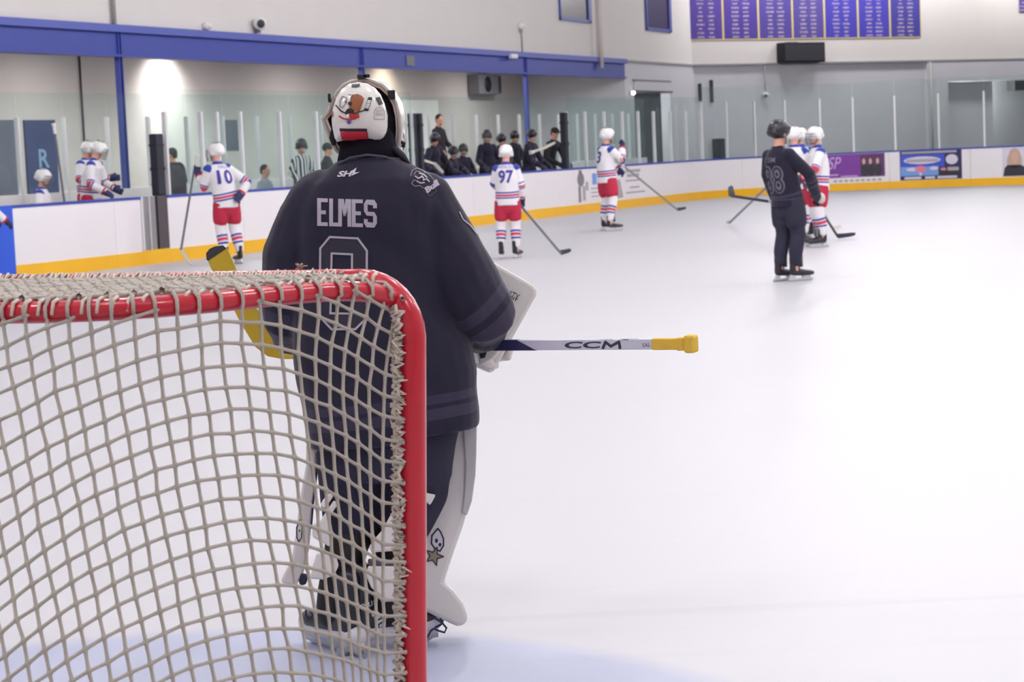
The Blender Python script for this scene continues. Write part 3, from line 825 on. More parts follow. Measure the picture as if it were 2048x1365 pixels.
# ------------------------------------------------------------------ adverts printed on the boards
def advert(name, x0, x1, z0, z1, mname, lab):
    s0, s1 = s_px(x0), s_px(x1); p, n = path((s0 + s1) / 2)
    e = empty(name, p); tag(e, lab, 'advert')
    strip(MB(), s0, s1, z0, z1, .001, .005, seg=6).build('sheet', mname, e, origin=p)
    def put(nm, shape, mn, off=.008):
        def cast(a, c):
            q, nn = path(s0 + (s1 - s0) * a); return q + UP * (z0 + (z1 - z0) * c), nn
        decal(nm, shape, cast, mn, e, .12, origin=p, off=off)
    return put
def blob(cx, cy, rx, ry, n=14): return [np.array([cx + rx * math.cos(2 * math.pi * k / n), cy + ry * math.sin(2 * math.pi * k / n)]) for k in range(n)], [tuple(range(n))]
def rect(x0, y0, x1, y1): return [np.array(q) for q in ((x0, y0), (x1, y0), (x1, y1), (x0, y1))], [(0, 1, 2, 3)]
mat('ad_purple', (128, 58, 160), .5); mat('ad_plum', (92, 52, 92), .5); mat('ad_blue', (62, 86, 205), .5); mat('ad_sky', (120, 160, 225), .5); mat('ad_navy', (48, 44, 90), .5)
mat('ad_black', (48, 46, 58), .5); mat('ad_skin', (214, 172, 158), .6); mat('ad_hair', (196, 168, 146), .6); mat('ad_pale', (220, 215, 228), .5); mat('ad_pink', (225, 130, 160), .5); mat('ad_ghost', (178, 172, 178), .6); mat('ad_ghost_dark', (138, 130, 134), .6); mat('ad_lilac', (205, 175, 225), .5)
put = advert('purple_advert', 1640, 1769, .36, BH - .03, 'ad_purple', 'purple advert with white script and three figures on the far boards')
put('photo', rect(.625, .02, .985, .95), 'ad_plum', .010)
for k, cx in enumerate((.69, .79, .90)):
    put('figure', blob(cx, .30, .055, .30), 'ad_black', .012); put('figure_head', blob(cx - .01, .66, .024, .13), 'ad_skin', .013)
put('script', text_to('PSP', ((.02, .38), (.30, .38), (.06, .90)), .0), 'ad_lilac', .012)
put('strapline', rect(.06, .10, .28, .16), 'ad_lilac', .012); put('strapline', rect(.32, .03, .58, .08), 'ad_lilac', .012)
put2 = advert('printed_lettering', 1660, 1766, .22, .33, 'board_white', 'faint lettering strip under the purple advert')
for k in range(9): put2('lettering', rect(.05 + k * .105, .2, .05 + k * .105 + .07, .75), 'ad_ghost', .008)
put = advert('blue_advert', 1799, 1923, .215, BH - .005, 'ad_navy', 'blue sky advert with dark border on the far boards')
put('sky', rect(.01, .14, .72, .86), 'ad_blue', .009); put('horizon', rect(.01, .14, .62, .45), 'ad_sky', .010)
put('cloud', blob(.36, .66, .30, .13), 'ad_pale', .011); put('disc', blob(.84, .66, .10, .17), 'ad_pale', .012); put('lettering', rect(.10, .60, .62, .70), 'ad_ghost', .013)
put('glow', blob(.33, .36, .09, .12), 'ad_pink', .012); put('glow', rect(.31, .15, .35, .30), 'ad_pale', .012); put('cloud', blob(.2, .36, .1, .06), 'ad_pale', .011); put('cloud', blob(.55, .38, .07, .06), 'ad_pale', .011)
put('dark_corner', rect(.62, .12, .99, .42), 'ad_black', .011); put('emblem', blob(.70, .34, .05, .05), 'ad_pink', .013); put('lettering', rect(.77, .28, .95, .40), 'ad_ghost', .013)
put('title_bar', rect(.03, .89, .92, .96), 'ad_ghost', .012)
for a, c in ((.07, .34), (.40, .56), (.60, .92)): put('lettering', rect(a, .03, c, .11), 'ad_pale', .012)
put = advert('portrait_advert', 2004, 2075, .22, BH - .03, 'ad_pale', 'advert with a fair-haired figure at the right edge of the boards')
put('hair', ([np.array(q) for q in ((.12, .2), (.52, .2), (.56, .6), (.48, .9), (.36, .985), (.24, .93), (.14, .62))], [tuple(range(7))]), 'ad_hair', .009); put('face', blob(.36, .66, .09, .20), 'ad_skin', .011); put('clothing', ([np.array(q) for q in ((.02, .02), (.72, .02), (.66, .30), (.52, .40), (.42, .30), (.28, .30), (.14, .40), (.06, .30))], [tuple(range(8))]), 'ad_black', .012)
put = advert('faint_advert', 1146, 1290, .24, BH - .03, 'board_white', 'faint grey advert with figures behind player 3')
put('figure', blob(.09, .70, .045, .22), 'ad_ghost_dark', .009); put('figure_head', blob(.085, .93, .022, .06), 'ad_ghost_dark', .009); put('leg_print', rect(.055, .02, .085, .5), 'ad_ghost_dark', .010); put('leg_print', rect(.11, .06, .145, .5), 'ad_ghost', .010); put('arm_print', rect(.15, .36, .185, .62), 'ad_ghost', .010)
put('emblem', rect(.24, .52, .30, .86), 'ad_sky', .009)
for zz in (.14, .26, .38): put('lettering', rect(.22, zz, .32, zz + .04), 'ad_ghost', .009)
put('figure', ([np.array(q) for q in ((.56, .62), (.62, .60), (.66, .04), (.57, .02))], [(0, 1, 2, 3)]), 'ad_ghost', .009)
for zz, a, c in ((.80, .70, .92), (.66, .72, .90), (.52, .70, .94), (.30, .76, .90), (.14, .70, .98)): put('lettering', rect(a, zz, c, zz + (.10 if zz > .6 else .05)), 'ad_ghost', .009)

# ------------------------------------------------------------------ the goal
mat('goal_red', (192, 16, 44), .28, noise_amt=.08, noise_scale=9, coat=.3)
mat('net_cord', (186, 178, 168), .9, noise_amt=.12, noise_scale=60, bump=.4, bump_scale=400)
mat('net_lace', (222, 210, 198), .95, noise_amt=.18, noise_scale=80, bump=.4, bump_scale=400)
GW = 1.89; ZB = 1.25; PR = .0302
goal = empty('hockey_goal', GC); tag(goal, 'red framed ice hockey goal with beige cord netting', 'goal')
def G3(l, bk, z): return PT + GL * l + GB * bk + UP * z
LEAN = V(-.05, 0, 0)
def post_path(l, sgn):
    pts = []
    for k in range(0, 9):
        z = 0.0 + (ZB - .115) * k / 8
        pts.append(G3(l, 0, z) + LEAN * (1 - z / (ZB - .115)))
    return pts
rc = .115
frame = [q for q in post_path(0, 1)]
for k in range(1, 9):
    a = math.pi / 2 * k / 8
    frame.append(G3(rc - rc * math.cos(a), 0, ZB - rc + rc * math.sin(a)))
MB().tube(frame, PR, 20).build('post', 'goal_red', goal, True, origin=GC)
frame2 = [G3(GW, 0, z) + LEAN * (1 - z / ZB) for z in np.linspace(0, ZB - rc, 9)]
for k in range(1, 9):
    a = math.pi / 2 * k / 8
    frame2.append(G3(GW - rc + rc * math.cos(a), 0, ZB - rc + rc * math.sin(a)))
MB().tube(frame2, PR, 20).build('post', 'goal_red', goal, True, origin=GC)
MB().tube([G3(l, 0, ZB) for l in np.linspace(rc, GW - rc, 12)], PR, 20).build('crossbar', 'goal_red', goal, True, origin=GC)
TOPC = np.array([(0.03, 0.0), (.065, .12), (.112, .26), (.17, .46), (.22, .56), (.303, .645), (.42, .69), (.60, .70), (.945, .70)])
BASEC = np.array([(0, 0), (.0, .2), (.0, .45), (.03, .70), (.10, .86), (.22, .98), (.40, 1.06), (.60, 1.10), (.945, 1.12)])
def cat(P, per=16):
    out = []
    for i in range(len(P) - 1):
        p0, p1, p2, p3 = P[max(i - 1, 0)], P[i], P[i + 1], P[min(i + 2, len(P) - 1)]
        for k in range(per):
            t = k / per
            out.append(.5 * ((2 * p1) + (-p0 + p2) * t + (2 * p0 - 5 * p1 + 4 * p2 - p3) * t * t + (-p0 + 3 * p1 - 3 * p2 + p3) * t ** 3))
    out.append(P[-1]); out = np.array(out)
    return np.r_[0, np.cumsum(np.linalg.norm(np.diff(out, axis=0), axis=1))], out
TD, TO = cat(TOPC); BD, BOC = cat(BASEC)
def net_lb(q, z):
    mir = q > 1
    if mir: q = 2 - q
    w = min(max((ZB - z) / ZB, 0), 1)
    a = np.array([np.interp(q * TD[-1], TD, TO[:, k]) for k in (0, 1)]); c = np.array([np.interp(q * BD[-1], BD, BOC[:, k]) for k in (0, 1)])
    lb = a * (1 - w) + c * w
    if mir: lb[0] = GW - lb[0]
    return lb
def net_pt(q, z):
    lb = net_lb(q, z)
    base = G3(lb[0], lb[1], z)
    e = 1e-3; a = net_lb(min(q + e, 2), z); c = net_lb(max(q - e, 0), z); t = a - c; t = t / (np.linalg.norm(t) + 1e-9)
    on = np.array([-t[1], t[0]]); on = on if on @ (lb - np.array([.945, .3])) > 0 else -on
    f = .021 * math.exp(-(ZB - z) / .25) * min(1, min(q, 2 - q) / .06)
    base = base + GL * on[0] * f + GB * on[1] * f
    if q < .25: base = base + LEAN * (1 - z / ZB) * (1 - q / .25)
    return base
def rail_z(q): return ZB - .04 * math.exp(-min(q, 2 - q) / .06)
rail = [G3(*net_lb(q, ZB), rail_z(q)) for q in np.linspace(0, 2, 81)]
def over_rail(q, mirror):
    qq = 2 - q if mirror else q
    c = G3(*net_lb(qq, ZB), rail_z(qq)); e = 1e-3
    t = nrm(G3(*net_lb(min(qq + e, 2), ZB), 0) - G3(*net_lb(max(qq - e, 0), ZB), 0)); out = V(t[1], -t[0], 0)
    if out @ (c - GC - GB * .3) < 0: out = -out
    return c, out
MB().tube(rail, .0215, 14).build('rear_rail', 'goal_red', goal, True, origin=GC)
MB().tube([net_pt(q, .03) for q in np.linspace(0, 2, 61)], .024, 10).build('base_rail', 'goal_red', goal, True, origin=GC)
MB().tube([G3(.945, .70, ZB), G3(.945, .92, .7), G3(.945, 1.12, .03)], .02, 8).build('rear_strut', 'goal_red', goal, True, origin=GC)
# netting: knotted grid, rows arching as the cords are tied
COL_Y = [560, 620, 700, 800, 1000, 1300]
_cr = [[440 - 1, 482, 521, 560, 601, 640, 682, 712, 744, 774, 797], [440, 483, 523, 562, 601, 636, 675, 703, 735, 765, 790], [444, 485, 525, 563, 597, 631, 661, 689, 717, 746, 777], [457, 498, 537, 574, 607, 632, 660, 686, 712, 739, 768], [484, 525, 563, 598, 633, 653, 675, 698, 721, 742, 765], [540, 577, 612, 640, 664, 684, 702, 720, 738, 755, 770]]
_sl = [43.6, 43.6, 43.0, 42.6, 41.3, 41.0]
def col_x(c, y):      # where the upright cord number c hangs at a given height of the photograph
    xs = []
    for k in range(6):
        xs.append(_cr[k][c - 10] if c >= 10 else _cr[k][0] - (10 - c) * _sl[k])
    if y > 1300: return xs[5] + (xs[5] - xs[4]) / 300 * (y - 1300)
    if y < 560: return xs[0] + (xs[1] - xs[0]) / 60 * (y - 560)
    return float(np.interp(y, COL_Y, xs))
_fa = ([-60, 0, 129, 264, 390, 480, 560, 650, 720, 780, 810], [172, 144, 88, 39, 5, 0, 10, 40, 75, 115, 136])
_fb = ([-60, 5, 101, 249, 410, 530, 610, 650, 700, 790, 810], [272, 219, 146, 63, 12, 0, 14, 32, 60, 122, 136])
_fc = ([-60, 60, 150, 250, 350, 440, 562, 654, 707, 766, 810], [318, 222, 158, 101, 53, 21, 0, 14, 33, 54, 70])
def row_y(r, x):
    yc = 640 + 43.7 * r
    a, b2, c = (float(np.mean([np.interp(x + d, *t) for d in (-50, -25, 0, 25, 50)])) for t in (_fa, _fb, _fc))
    if yc <= 640: return yc + a
    if yc <= 948: return yc + a + (b2 - a) * (yc - 640) / 308
    return yc + b2 + (c - b2) * min(1, (yc - 948) / 314)
def solve_net(x, y, q, z):
    for _ in range(9):
        p0 = np.array(project(net_pt(q, z))); e = np.array([x, y]) - p0
        if abs(e).max() < .2: break
        J = np.array([(np.array(project(net_pt(q + .004, z))) - p0) / .004, (np.array(project(net_pt(q, z - .01))) - p0) / -.01]).T
        d = np.linalg.solve(J, e); q = min(max(q + max(-.1, min(.1, d[0])), .0), 1.05); z = min(max(z + max(-.2, min(.2, d[1])), -.2), 1.6)
    return q, z
rng = random.Random(3)
CN = list(range(20, -10, -1)); ROW0 = -6; NJ = 36
NODE = {}; QTOP = {}
for i, c in enumerate(CN):
    q, z = (.03, 1.1) if i == 0 else NODE[(i - 1, 12)]
    for j in range(NJ):
        y = row_y(j + ROW0, col_x(c, 800))
        for _ in range(8): y = row_y(j + ROW0, col_x(c, y))
        if j and (i, j - 1) in NODE: q, z = NODE[(i, j - 1)]; z -= .04
        NODE[(i, j)] = solve_net(col_x(c, y), y, q, z) if y < 2000 else (q, z)
    zs = [NODE[(i, j)][1] for j in range(NJ)]; qs_ = [NODE[(i, j)][0] for j in range(NJ)]
    QTOP[i] = float(np.interp(-ZB, [-v for v in zs], qs_))
half = [QTOP[i] for i in range(len(CN)) if QTOP[i] < .985]
def node(i, j): return NODE[(i, j)]
net = MB(); CRD = .0037
def cord(mb, a, c, r=CRD, swell=1.6, n=5, sag=0.0):
    d = c - a
    mb.tube([a, a + d * .16, a + d * .5 - UP * sag, a + d * .84, c], [r * swell, r * 1.08, r * .96, r * 1.08, r * swell], n, cap=False)
for mirror in (False, True):
    P = {}
    for i, q0 in enumerate(half):
        for j in range(NJ):
            q, z = node(i, j)
            jit = V(rng.gauss(0, .0012), rng.gauss(0, .0012), rng.gauss(0, .0012))
            if .03 < z and q < 1.0:
                if z <= ZB:
                    p = net_pt(2 - q if mirror else q, z) + jit
                    P[(i, j)] = p
        # attach the column to the rail
        js = [j for j in range(NJ) if (i, j) in P]
        if js:
            j0 = js[0]
            P[(i, 'top')] = (q0, P[(i, j0)])
    for (i, j), p in P.items():
        if j == 'top':
            c, out = over_rail(p[0], mirror)
            net.tube([c + UP * .028 - out * .02, c + UP * .027 + out * .006, c + UP * .012 + out * .0255, c + out * .026 - UP * .008, p[1] * .5 + (c + out * .02) * .5, p[1]], [CRD * 1.1, CRD * 1.15, CRD * 1.1, CRD, CRD * .95, CRD * 1.4], 5, cap=False); continue
        if (i + 1, j) in P: cord(net, p, P[(i + 1, j)])
        elif i + 1 < len(half):
            # row meets the rail
            qa = half[i] + (half[i + 1] - half[i]) * .6
            if node(i + 1, j)[1] > ZB:
                c, out = over_rail(qa, mirror); cord(net, p, c + out * .008)
        if i > 0 and (i - 1, j) not in P and node(i - 1, j)[1] > ZB:
            qa = half[i] - (half[i] - half[i - 1]) * .6
            c, out = over_rail(qa, mirror); cord(net, p, c + out * .008)
        if (i, j + 1) in P: cord(net, p, P[(i, j + 1)])
        # join to the post at the first column
        if i == 0:
            cord(net, p, G3(0 if not mirror else GW, .03, p[2] - .012) + LEAN * (1 - p[2] / ZB))
        if False:
            P2 = net_pt(1.0, p[2]); cord(net, p, P2)
        if i == len(half) - 1:
            cord(net, p, net_pt(1.0, p[2]))
    if mirror:
        zz = ZB
        while zz > .05:
            cord(net, net_pt(1, zz), net_pt(1, zz - .0445)); zz -= .0445
netobj = net.build('back_netting', 'net_cord', goal, True, origin=GC); tag(netobj, kind='stuff')
# top netting between crossbar and rear rail
tn = MB()
def rail_b(l):
    ll = l if l <= GW / 2 else GW - l
    i = np.searchsorted(TO[:, 0], ll); return float(np.interp(ll, TO[:, 0], TO[:, 1]))
step = .036
def topz(l, bk):
    full = max(rail_b(l), .02); f = bk / full
    return ZB + .020 + .006 * f - .014 * 4 * f * (1 - f) + rng.gauss(0, .0016)
ls = np.arange(.10, GW - .10, step); NB = 20
grid = {}
for i, l in enumerate(ls):
    rb = rail_b(l)
    for k in range(0, NB + 1):
        bk = k * step
        if bk <= rb: grid[(i, k)] = G3(l + .05 * (bk / .7) + rng.gauss(0, .0015), bk, topz(l, bk))
    kk = max(k for (ii, k) in grid if ii == i)
    grid[(i, 'e')] = (grid[(i, kk)], G3(l + .05 * (rb / .7), rb, ZB + .02))
for (i, k), p in grid.items():
    if k == 'e': cord(tn, p[0], p[1], CRD * 1.1); continue
    if (i + 1, k) in grid: cord(tn, p, grid[(i + 1, k)], CRD * 1.6)
    if (i, k + 1) in grid: cord(tn, p, grid[(i, k + 1)], CRD * 1.35)
o = tn.build('top_netting', 'net_cord', goal, True, origin=GC); tag(o, kind='stuff')
# lacing round rear rail, crossbar and posts
la = MB()
for q in np.arange(.03, 1.97, .012):
    c = G3(*net_lb(q, ZB), ZB); a = rng.uniform(0, 6.28)
tdir = None
def lacing(c_fn, n, r, mb, cr, amp=.004, pitch=2.6):
    pts = []
    for k in range(n):
        c, tng = c_fn(k / (n - 1))
        s1 = nrm(np.cross(tng, UP if abs(tng[2]) < .9 else V(1, 0, 0))); s2 = np.cross(tng, s1)
        a = k * pitch; rr = r + rng.uniform(-.001, amp)
        pts.append(c + (s1 * math.cos(a) + s2 * math.sin(a)) * rr)
    mb.tube(pts, cr, 5)
# crossbar lashing sits on top of the bar
pts = []
for k in range(260):
    l = .15 + (GW - .3) * k / 259; a = .95 + .5 * math.sin(k * 2.1) + rng.uniform(-.15, .15)
    rr = PR + .003 + rng.uniform(0, .006)
    pts.append(G3(l, 0, ZB) + GB * math.cos(a) * rr + UP * math.sin(a) * rr * .85)
la.tube(pts, .0036, 5)
view = nrm(CPOS * V(1, 1, 0) - (PT + LEAN * .4) * V(1, 1, 0)); left = V(-view[1], view[0], 0)
left = left if left[0] < 0 else -left
for l_post, lf in ((0, 1), (GW, -1)):
    for strand in range(3):
        pts = []
        n = 150
        for k in range(n):
            z = ZB - .05 - (ZB - .10) * k / (n - 1) + rng.uniform(-.006, .006)
            c = G3(l_post, 0, z) + LEAN * (1 - z / ZB)
            a = (.95 + .52 * math.sin(k * 2.05 + strand * 1.7)) + rng.uniform(-.16, .16)   # angle from the camera-side normal towards the net
            rr = PR + .004 + rng.uniform(0, .008)
            pts.append(c + (view * math.cos(a) + left * lf * math.sin(a)) * rr)
        la.tube(pts, .0042 if strand else .005, 5)
    # loose twine ends
    for k in range(46):
        z = rng.uniform(.12, ZB - .08); c = G3(l_post, 0, z) + LEAN * (1 - z / ZB); a = rng.uniform(.45, 1.1)
        d = view * math.cos(a) + left * lf * math.sin(a); p0 = c + d * (PR + .006)
        la.tube([p0, p0 + d * .008 + UP * rng.uniform(-.014, .006), p0 + d * .006 - left * lf * rng.uniform(.004, .02) + UP * rng.uniform(-.02, .004)], [.0035, .003, .0015], 4)
for q in np.arange(.02, 1.98, .021):
    c = G3(*net_lb(q, ZB), ZB)
    if rng.random() < .75:
        nn = GB
        la.tube([c + UP * .024 + GB * .004, c + UP * .020 + GB * .018, c + GB * .026 - UP * .004], [.004, .0042, .0036], 5)
o = la.build('lacing', 'net_lace', goal, True, origin=GC); tag(o, 'frayed beige lacing cord', kind='stuff')
# tuft of frayed cord on the crossbar
tf = MB(); c = on_y(600, 533, (PT + GL * .39)[1])
for k in range(16):
    d = V(rng.gauss(.002, .009), rng.gauss(0, .004), abs(rng.gauss(.004, .003)))
    tf.tube([c + V(rng.gauss(0, .008), 0, -.006), c + d * .6, c + d], [.0018, .0014, .0008], 4)
o = tf.build('frayed_tuft', 'net_cord', goal, True, origin=GC); tag(o, kind='stuff')

# ------------------------------------------------------------------ the goalie
mat('skin', (222, 164, 140), .55); mat('skin_pale', (226, 176, 156), .55)
GY = 6.30
def g(px, py, dy=0.0): return on_y(px, py, GY + dy)
PXM = 1 / 657.0
GO = g(745, 1300); GO[2] = 0.0
goalie = empty('person', GO); tag(goalie, 'goalie in black jersey and white mask seen from behind, holding a stick sideways', 'person')
GJ = [(0, (37, 34, 53)), (.055, (37, 34, 53)), (.06, (58, 54, 74)), (.10, (37, 34, 53)), (.115, (56, 52, 72)), (.145, (37, 34, 53))]
GA_ = [(0, (37, 34, 53)), (.60, (58, 54, 74)), (.665, (37, 34, 53)), (.71, (60, 54, 74)), (.79, (36, 33, 48))]
banded('goalie_jersey', GJ, GA_, rough=.8, bump=.12, bump_scale=22)
def gring(lx, ly, rx, ry, dep, dy=0.0, n=28):
    a, c = g(lx, ly, dy), g(rx, ry, dy); mid = (a + c) / 2; hv = (c - a) / 2
    out = []
    for k in range(n):
        th = 2 * math.pi * k / n; cs, sn = math.cos(th), math.sin(th)
        cs2 = math.copysign(abs(cs) ** .85, cs); sn2 = math.copysign(abs(sn) ** .85, sn)
        out.append(mid + hv * cs2 + V(0, 1, 0) * dep * sn2)
    return out
TR = [(622, 897, 957, 850, .17, .0), (604, 835, 958, 805, .172, 0), (590, 755, 956, 740, .17, 0), (583, 690, 938, 682, .165, 0), (580, 620, 902, 612, .16, 0), (583, 540, 893, 532, .155, -.005), (588, 470, 890, 462, .15, -.01), (597, 412, 884, 402, .14, -.015), (618, 365, 866, 354, .12, -.02), (655, 337, 832, 330, .095, -.02), (690, 316, 802, 311, .075, -.015)]
tor = MB().rings([gring(*r) for r in TR])
tax = [(gring(*TR[0])[0] + gring(*TR[0])[14]) / 2, (gring(*TR[2])[0] + gring(*TR[2])[14]) / 2, (gring(*TR[5])[0] + gring(*TR[5])[14]) / 2, (gring(*TR[-1])[0] + gring(*TR[-1])[14]) / 2]
LA = [(g(655, 385, -.01), .088), (g(612, 440), .086), (g(590, 510), .096), (g(582, 580, .01), .096), (g(576, 640, .04), .083), (g(584, 665, .12), .072), (g(610, 672, .22), .062)]
RAm = [(g(835, 390, -.01), .092), (g(872, 470), .102), (g(912, 540, 0), .108), (g(942, 598, 0), .104), (g(978, 640, .02), .084), (g(972, 656, .10), .074), (g(958, 672, .17), .060)]
arm_l = MB().limb(LA, side=(0, 1, 0)); arm_r = MB().limb(RAm, side=(0, 1, 0))
def folds(p):
    q = Vector((p[0] * 5.0, p[1] * 5.0, p[2] * 2.2)); a = noise.noise(q) * .013
    r = Vector((p[0] * 9 + p[2] * 7, p[1] * 6, p[2] * 6 - p[0] * 4)); a += noise.noise(r) * .010
    rr = Vector((p[0] * 22, p[1] * 10, p[2] * 9)); a += noise.noise(rr) * .0022
    return a
jersey = fuse('jersey', [(tor, 0, tax), (arm_l, 1, [q[0] for q in LA]), (arm_r, 1, [q[0] for q in RAm])], .0085, 5, 'goalie_jersey', goalie, GO, folds)
JB = bvh_of(jersey, GO); JC = cam_caster(JB)
mat('print_silver', (172, 164, 178), .6, noise_amt=.08, noise_scale=200); mat('print_grey', (70, 66, 82), .7); mat('number_outline_grey', (120, 114, 130), .7); mat('print_light', (200, 196, 206), .6)
# block lettering, drawn in photograph units on the cloth
def glyph(ch, x, y, w, h, sw, sk=0.0):
    def B(x0, y0, x1, y1): return [np.array(q) for q in ((x + w * x0, y + h * y0 + sk * w * x0), (x + w * x1, y + h * y0 + sk * w * x1), (x + w * x1, y + h * y1 + sk * w * x1), (x + w * x0, y + h * y1 + sk * w * x0))], [(0, 1, 2, 3)]
    def Q(*pts): return [np.array((x + w * a, y + h * c + sk * w * a)) for a, c in pts], [tuple(range(len(pts)))]
    a, v = sw / w, sw / h
    if ch == 'E': return merge2(B(0, 0, a, 1), B(a, 0, 1, v), B(a, .5 - v / 2, .82, .5 + v / 2), B(a, 1 - v, 1, 1))
    if ch == 'L': return merge2(B(0, 0, a, 1), B(a, 1 - v, 1, 1))
    if ch == 'M': return merge2(B(0, 0, a, 1), B(1 - a, 0, 1, 1), Q((a * .6, 0), (a * 1.5, 0), (.5 + a * .3, .62), (.5 - a * .3, .62)), Q((1 - a * 1.5, 0), (1 - a * .6, 0), (.5 + a * .3, .62), (.5 - a * .3, .62)))
    c = .2
    if ch == 'S': return merge2(Q((c, 0), (1 - c, 0), (1, c * .8), (1 - a, c * .8 + v * .3), (1 - a, v), (a, v), (0, c * .8)), Q((0, c * .8), (a, v), (a, .5 - v / 2), (c, .5 + v / 2), (0, .40)), Q((a, .5 - v / 2), (1 - c, .5 - v / 2), (1, .60), (1 - a, .5 + v / 2), (c, .5 + v / 2)), Q((1, .60), (1, 1 - c * .8), (1 - a, 1 - v), (1 - a, .5 + v / 2)), Q((0, 1 - c * .8), (a, 1 - c * .8 - v * .3), (a, 1 - v), (1 - a, 1 - v), (1, 1 - c * .8), (1 - c, 1), (c, 1)), B(1 - a, v * .9, 1, .30), B(0, .70, a, 1 - c * .8))
for ch, x, w_ in (('E', 635, 21), ('L', 659, 21), ('M', 677, 26), ('E', 704, 22), ('S', 728, 26)):
    decal('name_letter', glyph(ch, x, 397 + (x - 635) * .03, w_, 55, 7.6, .03), JC, 'print_silver', goalie, 9, GO, .0025)
num_o = [(660, 474), (716, 477), (734, 502), (734, 636), (711, 659), (664, 659), (641, 634), (641, 497)]
num_i = [(664, 507), (705, 509), (704, 628), (661, 627)]
fo = merge2(([np.array(p, float) for p in num_o[:2] + num_o[2:3] + [(734, 507), (641, 505)] + num_o[7:]], [(0, 1, 2, 3, 4, 5)]), rect(641, 505, 663, 628), rect(705, 507, 734, 628), ([np.array(p, float) for p in [(641, 628), (734, 628), (734, 636), (711, 659), (664, 659), (641, 634)]], [(0, 1, 2, 3, 4, 5)]))
mat('number_fill', (44, 41, 56), .75)
decal('number_fill', fo, JC, 'number_fill', goalie, 9, GO, .002)
decal('number_outline', strokes(num_o, 4.2, True), JC, 'print_silver', goalie, 9, GO, .0035)
decal('number_outline', strokes(num_i, 4.2, True), JC, 'print_silver', goalie, 9, GO, .0035)
decal('maker_logo', merge2(text_to('SH', ((674, 355), (701, 354), (680, 343)), .04), ([np.array(p, float) for p in ((703, 353), (720, 345), (710, 346), (714, 336), (699, 346), (706, 346))], [(0, 1, 2, 3, 4, 5)])), JC, 'print_light', goalie, 6, GO, .0025)
# shoulder patch: round dog-head crest and lettering (outline print)
cx, cy = 848, 356
patch = merge2(*[strokes(q, 1.9) for q in ([(821, 353), (824, 342), (833, 338), (843, 341), (850, 347)], [(827, 351), (832, 344), (841, 345)], [(823, 368), (829, 373), (839, 372), (846, 377)], [(823, 368), (826, 362), (831, 361)], [(843, 341), (856, 349), (868, 362), (872, 370)])])
decal('shoulder_patch', patch, JC, 'number_outline_grey', goalie, 6, GO, .0025)
face_ = merge2(*[strokes(q, 2.6) for q in ([(830, 354), (836, 358), (842, 355)], [(838, 348), (846, 350), (852, 356)], [(845, 361), (852, 359), (857, 364)], [(833, 363), (840, 367), (847, 366)], [(843, 353), (846, 358)])])
decal('shoulder_patch', face_, JC, 'print_silver', goalie, 6, GO, .003)
decal('shoulder_lettering', text_to('Bull', ((853, 388), (878, 371), (847, 377)), .06), JC, 'print_silver', goalie, 5, GO, .0035)
decal('shoulder_patch', strokes([(846, 382), (858, 393), (872, 383), (869, 377)], 1.5), JC, 'print_grey', goalie, 6, GO, .0025)
decal('shoulder_patch', merge2(strokes([(590, 352), (598, 338), (612, 329), (620, 327), (612, 340), (600, 352), (590, 358)], 1.5, True), strokes([(597, 348), (608, 335)], 1.5)), JC, 'print_grey', goalie, 6, GO, .0025)
decal('sleeve_number', strokes([(918, 425), (925, 440), (940, 452), (952, 468)], 2.2), JC, 'print_silver', goalie, 6, GO, .003)
decal('sleeve_number', merge2(strokes([(551, 404), (560, 410)], 1.5), strokes([(549, 414), (558, 419)], 1.5), strokes([(549, 424), (556, 428)], 1.5)), JC, 'print_grey', goalie, 6, GO, .003)
# body (head, neck, trunk, arms, hands, legs): one continuous surface inside the clothes
hd = g(724, 235, .03)
fing = MB()
def hand_fingers(mb, base, axis_f, axis_s, curl, r=.0105, L=.085, thumb_side=1):
    """palm plus five separate curled fingers"""
    ax_n = np.cross(axis_f, axis_s)
    mb.limb([(base, .035, .018), (base + axis_f * .05, .042, .017), (base + axis_f * .085, .040, .015)], side=axis_s)
    for k, (s_, l) in enumerate(((-.030, .92), (-.010, 1.0), (.011, .95), (.031, .78))):
        p = base + axis_f * .085 + axis_s * s_; a1, a2, a3 = curl * .5, curl * 1.1, curl * 1.7
        q = [p - axis_f * .02, p]
        for a, f in ((a1, .42), (a2, .33), (a3, .25)): q.append(q[-1] + (axis_f * math.cos(a) + ax_n * math.sin(a)) * L * l * f)
        mb.limb([(u, r * (1 - .06 * i)) for i, u in enumerate(q)], side=axis_s, n=8)
    p = base + axis_f * .03 - axis_s * .03 * thumb_side
    d1 = nrm(-axis_s * thumb_side * .7 + axis_f * .6 + ax_n * .3)
    mb.limb([(p, r * 1.25), (p + d1 * .035, r * 1.2), (p + d1 * .04 + nrm(axis_f + ax_n * .8) * .03, r)], side=ax_n, n=8)
bd = MB(); bd.ball(hd, (.075, .095, .105)); bd.ball(hd + V(.012, .055, -.05), (.052, .055, .055)); bd.limb([(g(738, 300, -.01), .058), (g(740, 345, -.02), .07)])
bd.ball(hd + V(.03, .105, -.02), (.014, .02, .02))
bd.rings([gring(640, 345, 845, 338, .08), gring(620, 420, 860, 410, .11), gring(640, 560, 850, 552, .10), gring(640, 700, 880, 695, .10), gring(650, 860, 890, 850, .11)])
bd.limb([(q[0], q[1] * .62) for q in LA], side=(0, 1, 0)); bd.limb([(q[0], q[1] * .6) for q in RAm], side=(0, 1, 0))
RHAND = g(962, 688, .20); LHAND = g(640, 690, .33)
bd.limb([(RAm[-1][0], .036), (RHAND, .03)]); bd.limb([(LA[-1][0], .036), (LHAND, .03)])
